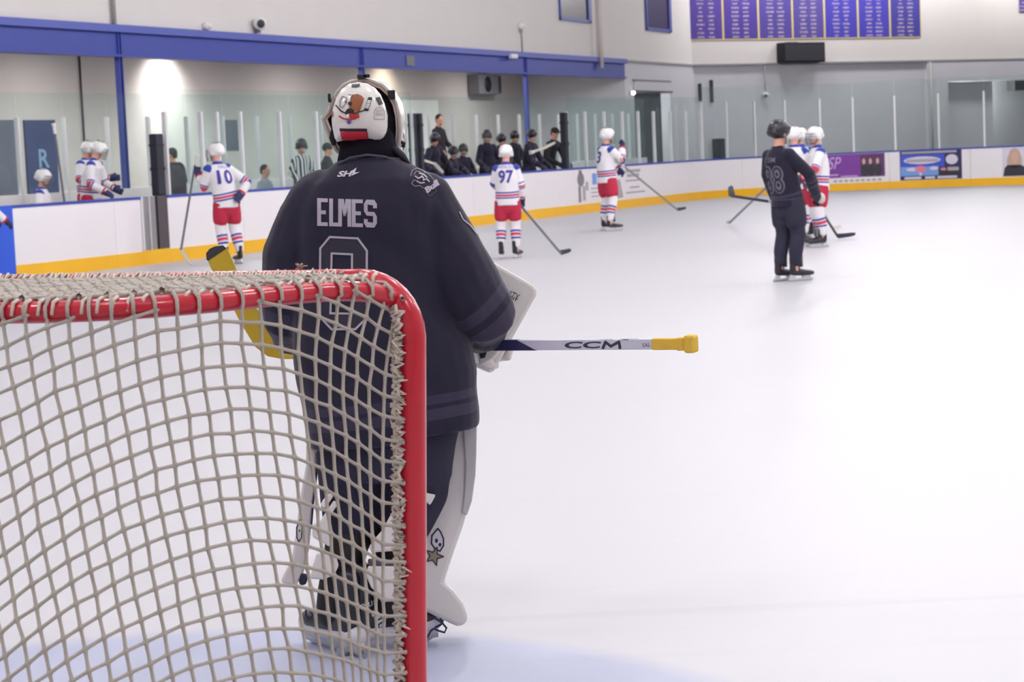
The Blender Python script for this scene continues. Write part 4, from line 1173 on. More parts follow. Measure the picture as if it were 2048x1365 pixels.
hand_fingers(bd, RHAND - V(.01, 0, 0), nrm(V(.2, .9, .0)), V(0, 0, 1), 1.3, .008, .06); hand_fingers(bd, LHAND, nrm(V(.3, .9, 0)), V(0, 0, 1), 1.2, thumb_side=-1)
RK, RAN, LK, LAN = g(800, 1045, .06), g(785, 1180, .02), g(700, 1045, .06), g(668, 1185, .02)
bd.limb([(g(830, 870), .085), (RK, .06), (g(793, 1110, .0), .055), (RAN, .042), (RAN - UP * .06, .045)]); bd.limb([(g(705, 875), .085), (LK, .06), (g(685, 1110, .0), .055), (LAN, .042), (LAN - UP * .06, .045)])
body = fuse('body', [(bd, 0, None)], .009, 2, 'skin', goalie, GO)
# pants and leggings
mat('pants_navy', (38, 35, 56), .85, bump=.2, bump_scale=40, noise_amt=.1, noise_scale=14)
pm = MB().rings([gring(640, 830, 925, 815, .135), gring(636, 900, 912, 890, .14), gring(648, 960, 905, 955, .13)])
pm.limb([(g(835, 905), .115, .12), (g(828, 985, .03), .105, .11), (g(806, 1055, .04), .088, .09)]); pm.limb([(g(700, 905), .105, .12), (g(704, 985, .03), .098, .11), (g(700, 1055, .04), .085, .09)])
fuse('pants', [(pm, 0, None)], .010, 4, 'pants_navy', goalie, GO, lambda p: noise.noise(Vector((p[0] * 9, p[1] * 9, p[2] * 5))) * .008)
lm_ = MB(); lm_.limb([(g(804, 1050, .04), .080), (g(795, 1110, .0), .070), (g(787, 1185, .0), .058), (g(784, 1228, .0), .054)]); lm_.limb([(g(700, 1050, .04), .078), (g(690, 1110, .0), .066), (g(670, 1190, .0), .056), (g(664, 1232, .0), .052)])
fuse('leggings', [(lm_, 0, None)], .010, 3, 'black', goalie, GO)
# leg pads: outline slab, its thickness towards the shooter, soft edges
mat('pad_white', (226, 221, 216), .5, noise_amt=.04, noise_scale=12, bump=.1, bump_scale=60); mat('pad_edge_grey', (198, 194, 196), .55); mat('pad_navy', (32, 34, 62), .6)  # edge strip of the right pad is a greyer white
def pad(name, outline, dy0, dy1, curve, material='pad_white', bev=.012):
    P = [g(x, y, dy0 + curve(y)) for x, y in outline]; Q = [g(x, y, dy1 + curve(y)) for x, y in outline]; n = len(P)
    mb = MB(); mb.add(P + Q, [tuple(range(n)), tuple(range(n, 2 * n))[::-1]] + [(k, k + n, (k + 1) % n + n, (k + 1) % n) for k in range(n)])
    return mb.build(name, material, goalie, False, GO, bev)
rp = [(868, 860), (952, 846), (951, 900), (949, 950), (942, 1000), (925, 1055), (905, 1112), (888, 1165), (907, 1180), (926, 1206), (936, 1232), (931, 1250), (914, 1253), (880, 1238), (848, 1222), (800, 1196), (790, 1130), (812, 1075), (850, 1030), (880, 990), (893, 940), (897, 890)]
pr_ = pad('leg_pad', rp, .03, .14, lambda y: .0)
pr2 = pad('pad_edge', [(926, 858), (954, 848), (953, 905), (951, 952), (944, 1002), (934, 1032), (924, 1028), (929, 985), (931, 930)], .018, .032, lambda y: 0, 'pad_edge_grey', .004)
lp = [(612, 888), (634, 902), (634, 960), (627, 1010), (622, 1060), (618, 1100), (606, 1150), (592, 1172), (565, 1168), (562, 1160), (572, 1140), (584, 1120), (592, 1060), (602, 985), (612, 930)]
pl_ = pad('leg_pad', lp, .05, .15, lambda y: .0, bev=.008)
pad('pad_edge', [(634, 905), (638, 912), (634, 960), (628, 1010), (624, 1058), (621, 1058), (624, 1008), (630, 960)], .035, .06, lambda y: 0, 'pad_navy', .001)
for nm, ol, mt_ in (('knee_block', [(646, 1000), (660, 985), (668, 992), (650, 1018), (640, 1012)], 'pad_white'), ('knee_wrap', [(642, 1040), (668, 1000), (676, 1010), (662, 1030), (660, 1095), (625, 1075), (624, 1050)], 'pad_white'), ('calf_wrap', [(634, 1106), (672, 1112), (678, 1132), (668, 1152), (646, 1160), (620, 1158), (626, 1130)], 'pad_white'), ('ankle_strap', [(602, 1146), (618, 1150), (612, 1170), (600, 1172), (597, 1162)], 'pad_navy')):
    pad(nm, ol, -.09, -.06, lambda y: 0, mt_, .006)
for nm, ol, mt_ in (('knee_wrap', [(792, 1010), (800, 1004), (812, 1050), (804, 1102), (742, 1106), (738, 1094), (752, 1075), (765, 1060)], 'pad_white'), ('calf_wrap', [(736, 1132), (806, 1132), (808, 1200), (790, 1206), (764, 1196), (742, 1176), (732, 1152)], 'pad_white'), ('calf_strap', [(735, 1118), (806, 1120), (806, 1134), (737, 1134)], 'steel_dark'), ('knee_strap', [(845, 985), (872, 990), (860, 1012), (850, 1002)], 'pad_white')):
    pad(nm, ol, -.095, -.065, lambda y: 0, mt_, .006)
PB = bvh_of(pr_, GO); PC = cam_caster(PB)
mat('logo_dark', (42, 40, 62), .6); mat('logo_gold', (150, 140, 116), .6); mat('logo_white', (214, 212, 216), .6)
star = [(868 + (19 if k % 2 == 0 else 8) * math.sin(.35 + k * math.pi / 5), 1113 - (19 if k % 2 == 0 else 8) * math.cos(.35 + k * math.pi / 5)) for k in range(10)]
skull = [(872, 1062), (876, 1058), (881, 1064), (887, 1078), (887, 1092), (880, 1103), (870, 1098), (863, 1088), (864, 1072)]
decal('pad_logo', ([np.array(p, float) for p in skull], [tuple(range(len(skull)))]), PC, 'logo_white', pr_, 8, GO, .001)
decal('pad_logo', strokes(skull, 3, True), PC, 'logo_dark', pr_, 8, GO, .0016)
decal('pad_logo', merge2(blob(873, 1082, 3, 4.5, 8), blob(880, 1090, 3, 4, 8)), PC, 'logo_dark', pr_, 8, GO, .0016)
ctr = np.array([868., 1113.]); st = [ctr] + [np.array(p) for p in star]
decal('pad_logo', (st, [(0, k + 1, (k + 1) % 10 + 1) for k in range(10)]), PC, 'logo_gold', pr_, 8, GO, .002)
decal('pad_logo', strokes(star, 2.2, True), PC, 'logo_dark', pr_, 8, GO, .0026)
PBl = bvh_of(pl_, GO)
decal('pad_logo', merge2(strokes([(600, 1040), (604, 1052), (603, 1076), (598, 1084), (594, 1076), (594, 1056)], 2, True), blob(599, 1062, 1.6, 2.4, 8)), cam_caster(PBl), 'logo_dark', pl_, 8, GO, .0016)
# skates
mat('skate_black', (30, 28, 38), .4, coat=.2); mat('skate_white', (208, 208, 214), .4); mat('blade_steel', (190, 192, 200), .2, metal=.9); mat('lace_navy', (36, 38, 70), .7)
def skate(parent, org, loc, yaw, sc=1.0, boot='skate_black', goalie_type=False):
    """boot > holder and blade; heel at -y, toe at +y of the skate's own frame"""
    R = Matrix.Rotation(yaw, 3, 'Z'); RM = np.array(R)
    T = lambda *p: np.array(loc) + RM @ (np.array(p, float) * sc)
    sx = RM @ V(1, 0, 0)
    mb = MB()
    mb.limb([(T(0, -.075, .10), .038, .045), (T(0, -.02, .095), .040, .042), (T(0, .06, .085), .043, .036), (T(0, .125, .080), .044, .030), (T(0, .165, .078), .034, .024)], side=sx)
    mb.limb([(T(0, -.062, .10), .037, .048), (T(0, -.055, .16), .038, .050), (T(0, -.055, .235), .042, .055)], side=sx)
    mb.limb([(T(0, .02, .16), .026, .024), (T(0, .012, .25), .034, .018)], side=sx)
    bt = fuse('skate', [(mb, 0, None)], .0085 if goalie_type else .011, 2, boot, parent, org)
    hb = MB()
    if goalie_type:
        hb.limb([(T(0, -.105, .062), .030, .030), (T(0, .0, .058), .034, .030), (T(0, .10, .058), .038, .034), (T(0, .175, .066), .030, .040)], side=sx)
        hb.box(T(0, .03, .032), (.012 * sc, .15 * sc, .02 * sc), (sx, RM @ V(0, 1, 0), UP))
    else:
        hb.prism([T(-.012, -.10, .068), T(-.012, -.055, .068), T(-.012, -.045, .03), T(-.012, -.11, .03)], sx * .024 * sc)
        hb.prism([T(-.012, .05, .062), T(-.012, .13, .062), T(-.012, .135, .03), T(-.012, .04, .03)], sx * .024 * sc)
        hb.prism([T(-.009, -.12, .032), T(-.009, .155, .032), T(-.009, .155, .016), T(-.009, -.12, .016)], sx * .018 * sc)
    if not goalie_type: MB().limb([(T(0, .035, .15), .020, .016), (T(0, .032, .26), .030, .012)], side=sx).build('tongue', 'mid_grey', bt, True, org)
    hb.build('holder', 'skate_white', bt, goalie_type, org)
    MB().prism([T(-.002, -.13, .001), T(-.002, .15, .001), T(-.002, .175, .012), T(-.002, .165, .024), T(-.002, -.135, .024)], sx * .004 * sc).build('blade', 'blade_steel', bt, False, org)
    return bt
RS = g(780, 1296, .0); RS[2] = 0; LSK = g(660, 1300, .0); LSK[2] = 0
sk_r = skate(goalie, GO, RS + V(-.03, 0, 0), -math.radians(62), 1.08, goalie_type=True)
sk_l = skate(goalie, GO, LSK + V(.03, 0, 0), math.radians(38), 1.05, goalie_type=True)
SB = bvh_of(sk_r, GO)
decal('skate_lettering', text_to('PRIME', ((722, 1220), (768, 1203), (721, 1210)), .02), cam_caster(SB), 'print_light', sk_r, 6, GO, .002)
decal('skate_stripes', merge2(*[([np.array(p, float) for p in ((742 + k * 5, 1230 + k * 7), (757 + k * 5, 1224 + k * 6), (759 + k * 5, 1228 + k * 6), (745 + k * 5, 1235 + k * 7))], [(0, 1, 2, 3)]) for k in range(4)]), cam_caster(SB), 'print_light', sk_r, 6, GO, .002)
for pts, par in (([(868, 1236), (884, 1246), (893, 1257), (889, 1266), (876, 1262), (868, 1258), (862, 1262)], sk_r), ([(870, 1256), (882, 1250), (886, 1243), (880, 1238)], sk_r), ([(862, 1262), (855, 1275), (846, 1283)], sk_r), ([(612, 1220), (612, 1232), (620, 1237), (626, 1230), (620, 1222)], sk_l)):
    MB().tube([g(x, y, -.02) for x, y in pts], .0035, 6).build('toe_tie', 'lace_navy', par, True, GO)
# neck guard and bib
nk = MB(); nk.limb([(g(738, 322, -.01), .100, .085), (g(736, 300, .0), .088, .08), (g(735, 278, .02), .085, .08)])
mat('bib_dark', (26, 22, 32), .95, spec=.1)
fuse('neck_guard', [(nk, 0, None)], .010, 3, 'bib_dark', goalie, GO)
mat('collar_grey', (66, 64, 80), .8)
MB().tube([g(676, 330, -.075), g(700, 316, -.092), g(735, 310, -.10), g(770, 314, -.092), g(800, 326, -.07)], .0045, 6).build('collar_piping', 'collar_grey', goalie, True, GO)
MB().tube([g(778, 300, -.02), g(792, 300, -.05), g(805, 312, -.05), g(816, 328, -.03)], [.010, .012, .011, .008], 8).build('bib_strap', 'pad_black', goalie, True, GO)
# mask
mat('bib_black', (15, 12, 20), .95, spec=.1)
mat('mask_white', (226, 222, 218), .22, coat=.5, noise_amt=.02, noise_scale=5); mat('mask_side', (214, 208, 198), .35); mat('padding', (20, 19, 26), .8); mat('cage_steel', (216, 216, 220), .25, metal=.8)
MY = .035
rim_px = [(724, 158), (745, 160), (765, 168), (782, 184), (794, 206), (800, 232), (802, 262), (800, 290), (794, 306), (775, 314), (735, 318), (700, 316), (682, 312), (672, 304), (660, 284), (652, 262), (643, 238), (655, 224), (662, 204), (672, 184), (686, 168), (704, 160)]
mk_ = MB(); R = []
cpx = np.array([730., 240.])
for k, (f, dy, shx) in enumerate(((.86, -.006, 0), (.93, -.016, 0), (1.0, -.010, 0), (1.015, .01, 2), (1.0, .06, 10), (.93, .10, 17), (.80, .135, 22), (.62, .155, 25))):
    R.append([g(*(cpx + (np.array(p) - cpx) * f + np.array([shx, 0])), MY + dy) for p in rim_px])
R.append([p * .985 + np.mean(R[-1], axis=0) * .015 - V(0, .012, 0) for p in R[-1]])
for f, dy, shx in ((.76, .12, 22), (.9, .09, 16), (.95, .05, 10), (.95, .0, 2)):
    R.append([g(*(cpx + (np.array(p) - cpx) * f + np.array([shx, 0])), MY + dy) for p in rim_px])
R.append(R[0]); n_ = len(rim_px)
mk_.rings(R, cap=False)
mat('mask_rim', (176, 170, 164), .4)
MB().tube([g(*(cpx + (np.array(p) - cpx) * .965), MY - .014) for p in rim_px] + [g(*(cpx + (np.array(rim_px[0]) - cpx) * .965), MY - .014)], .0062, 8).build('shell_edge', 'mask_rim', goalie, True, GO)
mask = mk_.build('mask_shell', 'mask_white', goalie, True, GO)
MB().rings([[g(*(cpx + (np.array(p) - cpx) * f + np.array([sx_, 0])), MY + dy) for p in rim_px] for f, dy, sx_ in ((.90, .004, 0), (.5, .008, 0))], cap=True).build('padding', 'padding', goalie, True, GO)
# cage on the front and along the right side
for k in range(5):
    yy = 205 + k * 19
    MB().tube([g(700, yy + 3, MY + .17), g(745, yy, MY + .19), g(785, yy, MY + .17), g(803, yy + 2, MY + .11)], .0028, 5).build('cage_bar', 'cage_steel', goalie, True, GO)
for x_, d_ in ((715, .175), (740, .188), (765, .182), (788, .162)):
    MB().tube([g(x_, 195, MY + d_ - .01), g(x_ + 2, 240, MY + d_), g(x_, 292, MY + d_ - .01)], .0028, 5).build('cage_bar', 'cage_steel', goalie, True, GO)
for pts in ([(797, 222), (803, 245), (804, 272), (797, 296)], [(801, 232), (806, 246), (807, 262), (801, 290)], [(806, 250), (810, 280), (806, 300)]):
    MB().tube([g(x, y, MY + .03) for x, y in pts], .003, 5).build('cage_bar', 'cage_steel', goalie, True, GO)
MB().tube([g(797, 282, MY), g(808, 287, MY + .01), g(806, 295, MY + .01)], .006, 6).build('cage_clip', 'black', goalie, True, GO)
# back plate
bp_px = [(716, 164), (733, 167), (749, 175), (761, 189), (769, 207), (775, 230), (775, 252), (773, 264), (768, 274), (762, 281), (752, 284), (735, 281), (700, 281), (684, 282), (674, 284), (669, 276), (666, 262), (664, 252), (663, 238), (666, 216), (672, 196), (683, 178), (698, 168)]
c0 = np.array([719., 226.]); rg = []
for f in (1.0, .97, .9, .8, .68, .55, .42, .28, .14, .04):
    rg.append([g(*(c0 + ((np.array(p) - c0) * f ** .5 + nrm(np.array(p) - c0) * 57 * (1 - f ** .5)) * f), -.030 - .085 * math.sqrt(max(0, 1 - (f * .97) ** 2.4))) for p in bp_px])
bpm = MB().rings([[p + V(0, .02, 0) for p in rg[0]]] + rg, cap=True)
plate = bpm.build('back_plate', 'mask_white', goalie, True, GO)
QC = cam_caster(bvh_of(plate, GO))
mat('art_brown', (150, 86, 50), .5); mat('art_dark', (30, 28, 40), .5); mat('art_red', (176, 44, 44), .5); mat('art_purple', (96, 70, 150), .5); mat('art_white', (232, 228, 226), .4); mat('sticker_red', (205, 52, 66), .45); mat('art_grey', (112, 104, 108), .5)
def hp(x, y): return np.array([600 + x / 6.5, 130 + y / 6.5])      # helmet crop units
def PG(pts): return [hp(*p) for p in pts], [tuple(range(len(pts)))]
D = lambda nm, sh, mt_, off=.001: decal(nm, sh, QC, mt_, plate, 3.5, GO, off + .0014)
D('sticker', PG([(518, 826), (870, 826), (890, 965), (870, 978), (560, 975), (545, 965)]), 'art_dark', .0008); D('sticker', PG([(526, 858), (866, 858), (882, 962), (866, 972), (562, 970), (550, 960)]), 'sticker_red', .0014)
D('dog_art', PG([(665, 420), (690, 392), (750, 382), (800, 405), (832, 440), (822, 478), (805, 510), (790, 560), (775, 610), (700, 600), (655, 565), (640, 545), (660, 520), (672, 480)]), 'art_brown')
D('dog_art', strokes([hp(*p) for p in ((560, 410), (530, 460), (525, 540), (560, 555), (600, 500), (612, 430))], 1.3, True), 'art_grey', .0014); D('dog_art', strokes([hp(630, 392), hp(690, 400), hp(665, 440)], 1.0), 'art_dark', .0014)
D('dog_art', merge2(blob(*hp(602, 482), 2.6, 2.6, 8)), 'art_grey', .0014); D('dog_art', blob(*hp(655, 506), 4, 4, 10), 'art_dark', .002)
D('dog_art', PG([(590, 620), (620, 575), (655, 562), (690, 575), (710, 610), (690, 640), (640, 632), (600, 650)]), 'art_dark', .002)
D('dog_art', PG([(600, 650), (640, 634), (690, 640), (700, 670), (660, 690), (615, 682)]), 'art_white', .0024); D('dog_art', PG([(640, 640), (690, 642), (715, 625), (770, 632), (760, 675), (690, 700), (645, 690)]), 'art_red', .0026)
D('stick_art', strokes([hp(478, 530), hp(540, 600), hp(590, 625)], 2.4), 'art_dark', .002); D('stick_art', strokes([hp(700, 632), hp(790, 605), hp(845, 590)], 2.4), 'art_dark', .0028)
D('stick_art', PG([(822, 600), (885, 600), (892, 575), (935, 440), (925, 425), (890, 425), (875, 450), (835, 570)]), 'art_dark', .002); D('stick_art', PG([(838, 560), (885, 572), (918, 470), (878, 458)]), 'art_white', .0026)
D('stick_art', merge2(*[strokes([hp(845 + k * 9, 548 - k * 24), hp(890 + k * 7, 555 - k * 24)], .8) for k in range(4)]), 'art_dark', .003)
D('collar_art', strokes([hp(*p) for p in ((525, 670), (580, 700), (640, 712), (710, 700), (770, 672))], 3.0), 'art_red', .0026)
D('collar_art', merge2(*[PG([(x - 14, y - 4), (x + 14, y - 8), (x + sx_, y + 34)]) for x, y, sx_ in ((540, 680, -14), (585, 698, -8), (690, 702, 8), (740, 690, 14), (765, 672, 22))]), 'art_white', .0022)
D('collar_art', blob(*hp(643, 738), 4.2, 4.6, 10), 'art_purple', .003)
D('label_art', strokes([hp(*p) for p in ((960, 705), (962, 600), (985, 562), (1030, 555), (1070, 570), (1088, 605), (1088, 708))], .9, True), 'art_grey'); D('label_art', merge2(*[strokes([hp(980, y), hp(1070, y)], .8) for y in (590, 612, 636, 655)]), 'art_grey')
D('badge_art', strokes([hp(415 + 16 * math.cos(a), 635 + 52 * math.sin(a)) for a in np.linspace(0, 6.28, 12)[:-1]], 1.6, True), 'art_red')
for pts in ([(675, 258), (778, 252), (772, 290), (670, 298)], [(978, 432), (1030, 416), (1072, 510), (1026, 528)], [(452, 450), (474, 446), (440, 548), (426, 545)]):
    D('vent', PG(pts), 'art_dark', .0012)
for nm, c, s_ in (('mask_clip', (724, 153), (.014, .012, .006)), ('mask_clip', (733, 152), (.010, .012, .005)), ('mask_clip', (783, 190), (.011, .012, .014)), ('mask_clip', (659, 196), (.004, .012, .013))):
    MB().box(g(*c, MY - .02), s_).build(nm, 'black', goalie, False, GO, .002)
for pts in ([(757, 268), (770, 259), (780, 266), (780, 300), (766, 300)], [(662, 258), (668, 264), (671, 290), (664, 292), (658, 276)]):
    MB().prism([g(x, y, -.02) for x, y in pts], V(0, .03, 0)).build('strap_pad', 'padding', goalie, False, GO, .003)
# blocker on the right hand
BLK = empty('blocker_pad', GO); 
bpad = pad('blocker', [(982, 522), (1066, 570), (1074, 580), (1072, 592), (1040, 650), (1012, 700), (988, 744), (978, 746), (935, 728), (905, 700), (930, 640), (960, 560)], .24, .285, lambda y: 0, bev=.010)
bpy.data.objects.remove(BLK)
BC = cam_caster(bvh_of(bpad, GO))
mat('print_dark', (64, 60, 78), .6)
decal('blocker_lettering', merge2(text_to('AVITY', ((1000, 588), (1034, 603), (1007, 575)), .0), text_to('INT', ((1017, 596), (1034, 604), (1020, 590)), .02)), BC, 'print_dark', bpad, 6, GO, .001)
gm = MB(); gm.limb([(RAm[-1][0], .05, .045), (g(955, 692, .21), .05, .04), (g(962, 705, .25), .045, .04)]); hand_fingers(gm, g(955, 690, .20), nrm(V(.35, .85, -.2)), V(0, 0, 1), 1.3, .015, .09)
fuse('blocker_glove', [(gm, 0, None)], .008, 2, 'pad_white', goalie, GO)
pad('blocker_cuff', [(955, 700), (975, 692), (985, 700), (1002, 700), (990, 716), (972, 728), (958, 732)], .17, .20, lambda y: 0, 'pad_white', .006)
pad('cuff_lining', [(958, 706), (966, 700), (974, 704), (970, 716), (961, 718)], .162, .172, lambda y: 0, 'pad_black', .002)
# catching glove in front of the left hip
cg = MB(); hand_fingers(cg, LHAND - V(.03, .02, 0), nrm(V(.4, .85, 0)), V(0, 0, 1), 1.1, .02, .11, -1); cg.limb([(LA[-1][0], .06, .055), (LHAND, .062, .05)])
fuse('catching_glove', [(cg, 0, None)], .009, 2, 'pad_navy', goalie, GO)

# goalie stick: butt end knob, wrapped grip, shaft, paddle and curved blade
def gs(px, py, dep): return on_y(px, py, dep)
BUT, HEEL = gs(1390, 688, 6.10), gs(560, 694, 6.74)
stick = empty('goalie_stick', gs(985, 690, 6.45)); SO = gs(985, 690, 6.45)
tag(stick, 'goalie stick held level with yellow grip and yellow blade', 'hockey stick')
mat('stick_white', (206, 204, 220), .4); mat('stick_navy', (48, 48, 92), .4); mat('stick_yellow', (206, 172, 44), .6, noise_amt=.08, noise_scale=60); mat('tape_yellow', (226, 184, 66), .75, noise_amt=.1, noise_scale=120, bump=.3, bump_scale=200); mat('stick_dark', (58, 56, 66), .5)
sd = nrm(HEEL - BUT); sl = np.linalg.norm(HEEL - BUT); sn = nrm(np.cross(sd, UP)); su = np.cross(sn, sd)
if su[2] < 0: su = -su
def sbox(a, c, hh, hw, name, mt_, bev=.003):
    return MB().box(BUT + sd * (a + c) / 2, ((c - a) / 2, hw, hh), (sd, sn, su)).build(name, mt_, stick, False, SO, bev)
shaft = sbox(.13, .86, .0158, .0105, 'shaft', 'stick_white')
sbox(.02, .135, .0172, .012, 'grip_tape', 'tape_yellow', .004); sbox(-.005, .03, .0265, .022, 'butt_knob', 'tape_yellow', .008); sbox(.03, .055, .0195, .014, 'grip_tape', 'tape_yellow', .004)
sbox(.66, .90, .0162, .0110, 'shaft_band', 'stick_navy')
P4 = [BUT + sd * .66 + su * .0162, BUT + sd * .66 - su * .0162, BUT + sd * .495 - su * .0162, BUT + sd * .535 + su * .0162]
P4 = [BUT + sd * .66 + su * .0163, BUT + sd * .66 - su * .0163, BUT + sd * .515 - su * .0163, BUT + sd * .58 + su * .0163]
MB().prism([p - sn * .0111 for p in P4], sn * .0222).build('shaft_band', 'stick_navy', stick, False, SO)
pdl = sbox(.86, sl, .04, .012, 'paddle', 'stick_yellow', .006)
SC = cam_caster(bvh_of(shaft, SO))
decal('maker_lettering', merge2(text_to('CC', ((1127, 697.5), (1199, 697), (1131, 684)), .03), strokes([(1206, 696.5), (1211, 684.8), (1222, 693), (1238, 684.3), (1240, 696.3)], 5.5)), SC, 'stick_dark', shaft, 30, SO, .0006)
decal('shaft_print', merge2(rect(1196, 678, 1250, 680), strokes([(1240, 680), (1276, 679)], 2)), SC, 'stick_dark', shaft, 30, SO, .0006)
decal('shaft_lettering', text_to('SAL', ((1284, 695), (1301, 694), (1285, 687)), .0), SC, 'stick_dark', shaft, 30, SO, .0006)
bl_px = [(415, 520), (414, 508), (420, 500), (430, 495), (446, 493), (455, 497), (470, 532), (490, 578), (512, 615), (530, 640), (548, 655), (576, 662), (590, 690), (585, 716), (560, 718), (535, 713), (511, 695), (494, 668), (478, 640), (459, 603), (438, 566), (420, 533)]
BDEP = 6.76
def blade_mesh(px, d0, d1):
    P = [gs(x, y, BDEP + d0) for x, y in px]; Q = [gs(x, y, BDEP + d1) for x, y in px]; n = len(P)
    return MB().add(P + Q, [tuple(range(n)), tuple(range(n, 2 * n))[::-1]] + [(k, k + n, (k + 1) % n + n, (k + 1) % n) for k in range(n)])
bl = blade_mesh(bl_px, -.010, .012).build('blade', 'stick_yellow', stick, False, SO, .003)
tape = blade_mesh([(413, 520), (412, 507), (419, 498), (430, 493), (446, 491), (453, 497), (416, 522)], -.0115, .0135).build('blade_tape', 'stick_dark', stick, False, SO)
blade_mesh([(514, 608), (528, 612), (590, 612), (590, 668), (560, 672), (540, 660), (524, 636)], -.013, -.0105).build('blade_graphic', 'stick_navy', stick, False, SO)
blade_mesh([(556, 690), (590, 690), (586, 716), (566, 717)], -.013, -.0105).build('heel_print', 'stick_white', stick, False, SO)

# ------------------------------------------------------------------ skaters and bench people
WHT, BLU, REDC, DK, DK2 = (236, 232, 236), (52, 70, 160), (212, 70, 92), (36, 33, 52), (62, 58, 80)
banded('jersey_white', [(0, WHT), (.17, BLU), (.205, WHT), (.222, REDC), (.272, WHT), (.290, BLU), (.325, WHT), (.94, BLU)], [(0, BLU), (.06, WHT), (.47, BLU), (.51, WHT), (.525, REDC), (.595, WHT), (.61, BLU), (.65, WHT)])
banded('jersey_black', [(0, DK), (.10, DK2), (.14, DK), (.18, DK2), (.22, DK)], [(0, DK), (.60, DK2), (.66, DK), (.70, DK2), (.78, DK)])
banded('sock_white', [(0, WHT), (.50, BLU), (.56, WHT), (.59, REDC), (.69, WHT), (.72, BLU), (.78, WHT)], [(0, WHT)])
banded('jersey_striped', [(0, (232, 230, 232))], [(0, (232, 230, 232))], stripes=5.2)
mat('sock_black', (44, 41, 62), .85); mat('pants_red', (186, 34, 66), .75, bump=.15, bump_scale=30, noise_amt=.06, noise_scale=20); mat('pants_black', (40, 38, 58), .8, bump=.15, bump_scale=30)
mat('helmet_white', (236, 234, 234), .3, coat=.3); mat('helmet_black', (30, 30, 38), .35, coat=.3); mat('glove_dark', (46, 46, 66), .7); mat('glove_navy', (44, 46, 92), .7); mat('glove_red', (190, 40, 60), .7)
mat('hair_dark', (44, 34, 32), .8); mat('jacket_black', (38, 34, 44), .8, bump=.3, bump_scale=12); mat('jacket_grey', (150, 156, 166), .8); mat('cap_black', (34, 36, 40), .8); mat('eye_dark', (30, 26, 30), .3); mat('lip', (180, 100, 96), .6)
mat('number_blue', (72, 62, 150), .7); mat('number_outline', (112, 108, 124), .7); mat('name_blue', (150, 146, 196), .7); mat('stick_black', (58, 58, 70), .5); mat('stick_pale', (214, 208, 196), .5); mat('stick_steel', (110, 112, 124), .4); mat('white_plain', (228, 226, 224), .6); mat('yellow_patch', (226, 176, 40), .6)

